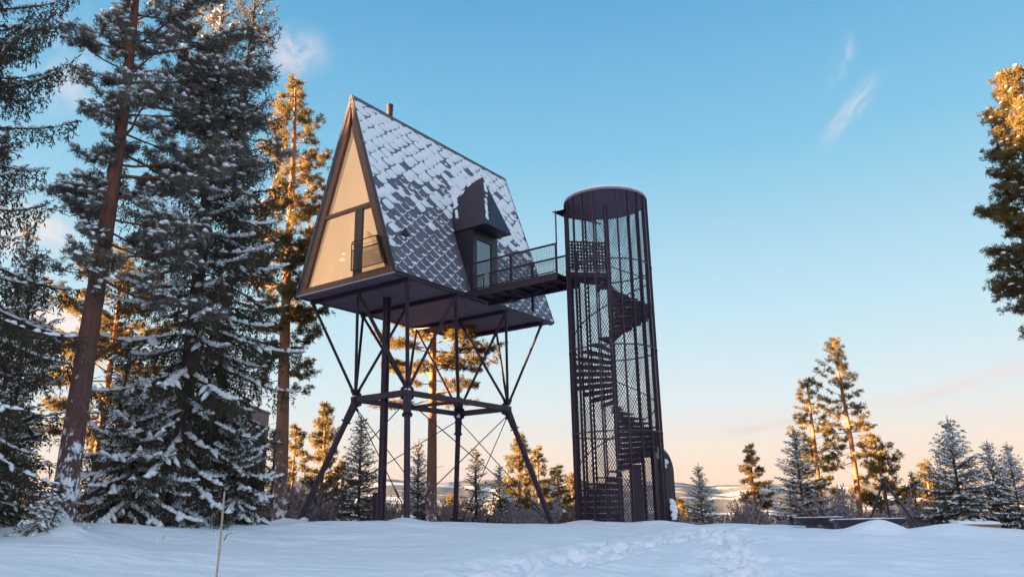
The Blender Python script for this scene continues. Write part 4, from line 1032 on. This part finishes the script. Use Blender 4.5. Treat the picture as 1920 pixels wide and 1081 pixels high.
grow('s2', 893, 838, 41, 'snowy spruce right of the rear stilt leg', rz=.4, width=1.15)
grow('s1', 938, 868, 40, 'shorter snowy spruce left of the bright orange pine under the cabin', rz=2.4, width=.85)
grow('p1', 972, 812, 50, 'bright orange sunlit pine seen through the right stilt leg', rz=2.2, width=.95)
grow('p2', 1013, 838, 55, 'slender orange pine just right of the right stilt leg')
grow('p2', 1048, 872, 47, 'dark small pine between the right stilt leg and the stair tower', rz=2.9, width=1.3)
grow('p2', 1078, 888, 58, 'small pine showing beside the left side of the stair tower', rz=1.2, width=1.2)
grow('p3', 846, 930, 60, 'rounded orange pine low behind the rear stilt leg', width=1.3)
# right-hand trees
grow('p3', 1278, 934, 58, 'small orange pine just right of the stair tower cabinet', rz=.6, width=1.0)
grow('s1', 1317, 868, 40, 'lone snowy spruce on the crest right of the stair tower', rz=.9, width=.85)
grow('p1', 1419, 832, 44, 'layered brown pine standing behind the frosted bush', rz=.3, width=.95)
e = tree_objs('pine_tree', make_pine(25, 11.5, .15, 1.9, nl=64, det=1.15, tufts=1.2, snow=.05, r=.16, shape='tall', flat=.55, stub=6), (M['pinebark'], M['pine']), 'shorter of the two tall sunlit pines, its top leaning right', 'tree')
stand(e, 1540, 48, rz=.9, sc=top_h(1530, 706, 48)/11.5, tilt=(0, R(1.0)))
grow('s1', 1508, 800, 38, 'dark spruce in front of the shorter tall sunlit pine', rz=3.3, width=1.05)
e = tree_objs('pine_tree', make_pine(26, 13.0, .46, 2.15, nl=58, det=1.1, tufts=1.0, snow=.04, r=.165, shape='cone', flat=.65, stub=14, wob=.2), (M['pinebark'], M['pine']), 'tallest sunlit pine on the right with a long leaning orange trunk', 'tree')
stand(e, 1611, 44, rz=2.3, sc=top_h(1570, 634, 44)/13.0, tilt=(0, R(-.4)))
grow('p3', 1664, 815, 50, 'bushy golden pine behind the fire tripod', rz=1.4, width=.9)
grow('s2', 1722, 882, 40, 'slim dark spruce right of the fire tripod', rz=.5, width=.9)
grow('p3', 1748, 866, 54, 'round golden pine between the slim dark spruces', rz=2.9, width=.9)
grow('s2', 1768, 898, 39, 'dark little spruce left of the big frosted spruce', rz=2.5, width=1.1)
grow('p3', 1782, 884, 59, 'golden pine top peeping out left of the big frosted spruce', rz=3.9, width=.9)
grow('s3', 1806, 782, 36, 'big frosted spruce with a thin twin tip near the plank box', rz=.2, width=1.0)
grow('s3', 1876, 824, 37, 'frosted spruce between the big frosted spruce and right edge', rz=1.6, width=.85)
grow('s3', 1914, 828, 35, 'frosted spruce cut by the right edge', rz=3.6, width=.8)
e = tree_objs('pine_tree', make_pine(27, 17.5, .33, 2.3, nl=140, det=1.0, tufts=2.0, snow=.10, r=.22, shape='tall', flat=.3), (M['pinebark'], M['pine']), 'big pine at the right edge, golden above and grey in shade below', 'tree')
stand(e, 2066, 24, rz=.7, sc=top_h(1915, 130, 24)/17.5)

# --- frosted bushes along the crest
def make_bush(seed, h, w, n=60, tw=9, blade=.016):
    rng = np.random.default_rng(seed); wd = Acc()
    P_, D_, L_ = [], [], []
    for k in range(n):
        a = rng.uniform(0, 6.28); rr = w*.25*np.sqrt(rng.random()); p = np.array([rr*np.cos(a), rr*np.sin(a), -.1])
        d = np.array([np.cos(a)*rng.uniform(.1, .6)*w/h, np.sin(a)*rng.uniform(.1, .6)*w/h, 1.0]); L = h*rng.uniform(.55, 1.05)
        q = np.linspace(0, 1, 6); B = p + d*(L*q)[:, None] + rng.normal(0, .03*L, (6, 3))*q[:, None]
        wd.add(*tube_np(B, .012, .003, 3))
        for j in range(tw*3):
            u = rng.uniform(.2, 1); i = min(4, int(u*5)); b = B[i]+(B[i+1]-B[i])*(u*5-i); dd = d*.5+rng.normal(0, .45, 3); l = rng.uniform(.15, .42)*h*.5*(1.2-u*.6)
            for _ in range(3):
                P_.append(b + dd*l*rng.random()*.8); D_.append(dd+rng.normal(0, .35, 3)); L_.append(l*rng.uniform(.4, .8))
    P_, D_, L_ = np.array(P_), np.array(D_), np.array(L_)
    nd_ = Acc(); nd_.add(*sprigs(P_, D_, L_, np.full(len(P_), blade), rng)); return wd, nd_
def bush_obj(seed, m, label, **kw):
    wd, nd_ = make_bush(seed, 1.0, 1.0, **kw); e = empty('frosted_bush', (0, 0, 0), label, 'bush')
    V, Q, _ = wd.out(); np_mesh('stems', V, Q, M['sprucebark'], e); V, Q, _ = nd_.out(); np_mesh('twigs', V, Q, M[m], e); return e
B0 = [bush_obj(71, 'frost', '-'), bush_obj(72, 'frost', '-', n=30), bush_obj(73, 'brush', '-')]
bu = {}
def bush(k, px, pytop, Y, wpx, label):
    e = B0[k] if k not in bu else copy_tree(B0[k], label); bu[k] = 1; e['label'] = label; e['group'] = 'bushes along the crest of the snow'
    x = at(px, 970, Y)[0]; zb = gz(x, Y); h = at(px, pytop, Y)[2]-zb; w = wpx*Y/F
    e.location = (x, Y, zb-.05); e.scale = (w, w, h*1.0); e.rotation_euler = (0, 0, px % 7)
for a in ((0, 1400, 925, 38, 46, 'pale frosted bush in front of the layered brown pine'), (1, 1440, 950, 37, 60, 'low frosted bush right of the layered brown pine'), (0, 1555, 908, 37, 85, 'pale frosted bush under the shorter tall sunlit pine'),
          (2, 1345, 960, 37, 44, 'low rusty bush right of the lone snowy spruce'), (1, 1285, 958, 36, 60, 'low frosted bush at the foot of the lone snowy spruce'), (1, 1690, 952, 40, 90, 'frosted bush behind the right leg of the fire tripod'),
          (1, 1240, 955, 39, 60, 'frosted bush behind the round-shouldered cabinet'), (2, 1300, 955, 42, 50, 'rusty bush behind the lone snowy spruce'), (0, 1010, 930, 40, 80, 'frosted bush at the foot of the right stilt leg'), (1, 960, 942, 39, 90, 'frosted bush below the bright orange pine'),
          (0, 905, 940, 40, 70, 'frosted bush below the snowy spruce right of the rear leg'), (1, 868, 925, 42, 70, 'frosted bush just right of the rear stilt leg'), (2, 1060, 938, 41, 80, 'rusty bush between right stilt leg and stair tower'), (0, 765, 925, 41, 80, 'frosted bush behind the front stilt leg'),
          (2, 735, 930, 43, 60, 'rusty bush right of the service pipe'), (1, 640, 915, 40, 90, 'frosted bush between left stilt leg and pointed spruce'), (0, 560, 895, 39, 80, 'frosted bush right of the bare pine trunk'), (1, 600, 935, 38, 70, 'frosted bush behind the foot of the left stilt leg'),
          (0, 700, 935, 38, 70, 'frosted bush at the foot of the service pipe'), (1, 480, 925, 33, 80, 'frosted bush left of the bare pine trunk'), (2, 1120, 945, 44, 80, 'rusty bush seen through the mesh of the stair tower'),
          (0, 1460, 952, 42, 70, 'pale frosted bush left of the fire-place benches'), (1, 1375, 962, 40, 60, 'frosted bush left of the layered brown pine'), (0, 1610, 952, 41, 70, 'frosted bush at the foot of the tallest sunlit pine'), (0, 1655, 942, 43, 90, 'frosted bush behind the apex of the fire tripod'),
          (2, 1500, 957, 44, 90, 'rusty bush behind the nearer end of the farther bench'), (0, 1740, 925, 38, 80, 'frosted bush between the slim dark spruces'), (1, 820, 925, 43, 70, 'frosted bush right of the middle pine trunk'), (0, 990, 945, 37, 60, 'low frosted bush before the right stilt leg'),
          (1, 1035, 945, 43, 70, 'frosted bush under the dark small pine'), (2, 935, 930, 46, 90, 'rusty bush behind the shorter snowy spruce'), (1, 745, 935, 38, 60, 'low frosted bush between service pipe and front leg'), (0, 665, 925, 43, 90, 'frosted bush behind the pointed snowy spruce'),
          (1, 535, 930, 36, 60, 'low frosted bush at the right of the bare pine trunk base'), (0, 505, 915, 40, 80, 'frosted bush around the slim young spruce'), (2, 620, 925, 47, 80, 'rusty bush under the dense tall-crowned pine')):
    bush(*a)

# --- the far wood in the valley
def far_wood():
    rng = np.random.default_rng(9); V = []; T_ = []; n0 = 0
    for k in range(3600):
        y = 75*(900/75)**(rng.random()**.8); x = rng.uniform(-.75, .80)*y
        dens = fbm(np.array([x/90.]), np.array([y/60.]), 3, 44)[0]
        if dens < .02 and y < 500 or (dens < .16 and y < 160): continue
        z = float(g_base(np.array([x]), np.array([y]))[0]); h = rng.uniform(3.5, 8.5) if y < 250 else rng.uniform(6, 14); r = h*rng.uniform(.13, .2)
        for lv in range(4):
            zb = z + h*(.08+.22*lv); zt = z + h*min(1, .46+.2*lv); rr = r*(1-.23*lv); m = 7
            for j in range(m):
                a = 6.283*j/m + lv; q = rng.uniform(.7, 1.25); V.append((x+rr*q*math.cos(a), y+rr*q*math.sin(a), zb - rng.uniform(0, .05)*h))
            V.append((x+rng.normal(0, .03*h), y, zt))
            for j in range(m): T_.append((n0+j, n0+(j+1) % m, n0+m))
            n0 += m+1
    tag(np_mesh('far_forest', np.array(V), np.zeros((0, 4), int), M['farwood'], None, False, np.array(T_)), kind='stuff')
M['farwood'] = varied('far_wood_crowns', (.05, .045, .030), (.12, .085, .05), .05, .8)
far_wood()

# ================================================================== GREY CABIN BEHIND THE SPRUCES
Yc = 34.0
p0, p1 = at(250, 752, Yc), at(446, 752, Yc); zb = gz((p0[0]+p1[0])/2, Yc)
gc = empty('grey_cabin', ((p0[0]+p1[0])/2, Yc+2, zb), 'pale grey box-like cabin half hidden behind the snowy spruces', 'cabin')
mb = MB(); mb.prism([(p0[0], Yc, zb-.5), (p1[0], Yc, zb-.5), (p1[0], Yc+4.5, zb-.5), (p0[0], Yc+4.5, zb-.5)], (0, 0, p0[2]-zb+.4)); mb.build('wall', M['greywall'], gc)
mb = MB(); mb.prism([(p0[0]-.1, Yc-.1, p0[2]-.1), (p1[0]+.05, Yc-.1, p0[2]-.1), (p1[0]+.05, Yc+4.6, p0[2]-.1), (p0[0]-.1, Yc+4.6, p0[2]-.1)], (0, 0, .09)); mb.bar((p1[0]+.02, Yc-.03, zb), (p1[0]+.02, Yc-.03, p0[2]-.11), .07, .07, up=(0, 1, 0)); mb.build('roof', M['plate'], gc)

# ================================================================== SMALL THINGS IN THE SNOW
a = at(405, 1081, 13.0); b = at(421, 921, 13.0); a = np.array(a); zg = gz(a[0], 13.0); d = (b-a)/np.linalg.norm(b-a); low = a + d*((zg-.3-a[2])/d[2])
mb = MB(); mid = (low+b)/2 + np.array([.012, 0, 0]); mb.tube([low, low*.6+mid*.4, mid, mid*.4+b*.6, b], [.019, .018, .017, .016, .015], 8)
st = mb.build('marker_stick', M['stake'], None, smooth=True); tag(st, 'thin pale wooden stick standing slanted in the foreground snow', 'stick')
# benches round the fire place
def bench(px0, px1, pyt, pyb, Y, label, yaw=0):
    a = at(px0, pyt, Y); b = at(px1, pyt, Y); zt = a[2]*.5+b[2]*.5; c = (a+b)/2; Lh = (b[0]-a[0])/2; zb = at((px0+px1)/2, pyb, Y)[2]
    e = empty('fire_pit_bench', (c[0], Y, gz(c[0], Y)), label, 'bench', 'benches round the fire tripod')
    Z = Matrix.Rotation(yaw, 3, 'Z')
    def W_(x, y, z): q = Z @ Vector((x, y, 0)); return (c[0]+q.x, Y+q.y, z)
    mb = MB(); dx = .32; wd_ = .24
    mb.add([W_(-Lh, -wd_, zt), W_(Lh, -wd_, zt), W_(Lh, wd_, zt), W_(-Lh, wd_, zt), W_(-Lh+dx, -wd_*.7, zb), W_(Lh-dx, -wd_*.7, zb), W_(Lh-dx, wd_*.7, zb), W_(-Lh+dx, wd_*.7, zb)], [(0, 1, 2, 3), (7, 6, 5, 4), (0, 4, 5, 1), (1, 5, 6, 2), (2, 6, 7, 3), (3, 7, 4, 0)])
    mb.bar(W_(-Lh-.03, -wd_-.012, zt+.012), W_(Lh+.03, -wd_-.012, zt+.012), .03, .05); mb.build('seat', M['plate'], e)
    for sx in (-1, 1):
        mb = MB(); mb.prism([W_(sx*(Lh-dx-.25)-.16, -.14, zb-.45), W_(sx*(Lh-dx-.25)+.16, -.14, zb-.45), W_(sx*(Lh-dx-.25)+.16, .14, zb-.45), W_(sx*(Lh-dx-.25)-.16, .14, zb-.45)], (0, 0, .446)); mb.build('leg', M['plate'], e)
    sn = MB(); n = 14; V_ = []
    for i in range(n+1):
        x = -Lh+.04+(2*Lh-.08)*i/n; hh = .05+.02*rj.random()
        V_ += [W_(x, -wd_+.02, zt+.002), W_(x, -wd_+.04, zt+hh*.7), W_(x, 0, zt+hh), W_(x, wd_-.03, zt+hh*.6), W_(x, wd_-.01, zt+.002)]
    sn.add(V_, [(i*5+j, (i+1)*5+j, (i+1)*5+j+1, i*5+j+1) for i in range(n) for j in range(4)] + [(0, 1, 2, 3, 4), tuple(n*5+j for j in (4, 3, 2, 1, 0))]); sn.build('snow', M['snow'], e, smooth=True)
bench(1489, 1580, 971, 982, 28.6, 'dark slant-ended bench farther from the snow mound, left of the tripod', R(-10))
bench(1557, 1699, 974, 987, 27.0, 'longer dark slant-ended bench behind the snow mound', R(2))
# fire tripod
Y0 = 28.2; ap = Vector(at(1656, 901, Y0))
e = empty('fire_tripod', (ap.x, Y0, gz(ap.x, Y0)), 'black three-legged fire tripod over the snowed-in fire place', 'tripod')
for px, Y in ((1617, 29.2), (1671, 29.6), (1727, 26.9)):
    q = at(px, 975, Y); q[2] = gz(q[0], Y)-.1; mb = MB(); dd = (Vector(q)-ap).normalized(); mb.tube([ap-dd*.10, Vector(q)], .04, 8); mb.build('leg', M['black'], e)
mb = MB(); mb.tube([ap+HZ*.02, ap-HZ*.06], .09, 10); mb.build('top_ring', M['black'], e)
mb = MB(); mb.tube([ap-HZ*.06, ap-HZ*1.05], .012, 6); mb.build('chain', M['black'], e)
# plank box half buried
Y0 = 27.0; a = at(1796, 981, Y0); b = at(1868, 985, Y0)
e = empty('plank_box', ((a[0]+b[0])/2, Y0, a[2]-.25), 'low orange-brown plank box half buried in snow at the right', 'box')
mb = MB(); zt = a[2]; mb.prism([(a[0], Y0, zt-.6), (b[0], Y0-.25, zt-.62), (b[0]+.1, Y0+.55, zt-.6), (a[0]+.1, Y0+.8, zt-.6)], (0, 0, .58)); mb.bar((a[0]-.02, Y0-.02, zt-.10), (b[0]+.02, Y0-.27, zt-.12), .03, .012); mb.build('side_boards', M['plank'], e)
mb = MB(); n = 8; V_ = []
for i in range(n+1):
    t = i/n; x0, y0, z0 = a[0]+(b[0]-a[0])*t, Y0-.25*t, zt-.015-.02*t; hh = .07+.03*rj.random()
    V_ += [(x0, y0-.03, z0), (x0, y0, z0+hh), (x0+.05, y0+.4, z0+hh*1.2), (x0+.1, y0+.78, z0)]
mb.add(V_, [(i*4+j, (i+1)*4+j, (i+1)*4+j+1, i*4+j+1) for i in range(n) for j in range(3)] + [(0, 1, 2, 3), tuple(n*4+j for j in (3, 2, 1, 0))]); mb.build('snow', M['snow'], e, smooth=True)
# twigs poking out of the snow
for px, py, l, lab in ((300, 983, .45, 'small dark twig sticking out of the snow right of the near pine'), (160, 993, .5, 'pair of twigs leaning out of the snow beside the near pine trunk'), (413, 972, .7, 'bent dark twig just left of the marker stick'), (1141, 1027, .16, 'tiny dark twig by the footprints in front of the tower')):
    p = ground_hit(px, py) if py > 1000 else at(px, py, 17.5 if px < 420 else 20); x, y = p[0], p[1]; z = gz(x, y)
    mb = MB()
    for k in range(2): mb.tube([(x, y, z-.1), (x+l*.25*(1-1.4*k), y, z+l*.35), (x+l*.6*(1-1.4*k)*(1 if px < 1000 else .3), y-.03, z+l*(.5+.1*k))], [.014, .011, .004], 5)
    tag(mb.build('twig', M['sprucebark'], None), lab, 'twig')

# ================================================================== HAZE
HAZE = 5.5e-6
if HAZE:
    me = MB(); lo, hi, s_ = -140., 560., 13000.
    me.add([(x, y, z) for z in (lo, hi) for x, y in ((-s_, -s_), (s_, -s_), (s_, s_), (-s_, s_))], [(3, 2, 1, 0), (4, 5, 6, 7), (0, 1, 5, 4), (1, 2, 6, 5), (2, 3, 7, 6), (3, 0, 4, 7)])
    m = bpy.data.materials.new('thin_haze'); m.use_nodes = True; m.node_tree.nodes.clear(); o_ = nd(m, 'ShaderNodeOutputMaterial'); v_ = nd(m, 'ShaderNodeVolumePrincipled'); v_.inputs['Color'].default_value = (.92, .92, .95, 1); v_.inputs['Density'].default_value = HAZE; v_.inputs['Anisotropy'].default_value = .2; lk(m, v_.outputs[0], o_.inputs['Volume'])
    tag(me.build('haze', m), kind='stuff')

for o in S.objects:
    if o.type == 'MESH' and o.parent is not None and ('snow' in o.name): o['kind'] = 'stuff'
# ------------------------------------------------------------------ render settings
S.view_settings.view_transform = 'Standard'; S.view_settings.look = 'None'; S.view_settings.exposure = EXPO; S.view_settings.gamma = 1
S.cycles.use_denoising = True
try: S.cycles.denoiser = 'OPENIMAGEDENOISE'
except Exception: pass
S.cycles.max_bounces = 6; S.cycles.transparent_max_bounces = 16; S.cycles.volume_bounces = 0
S.cycles.sample_clamp_indirect = 1.5*K0; S.cycles.sample_clamp_direct = 3*K0
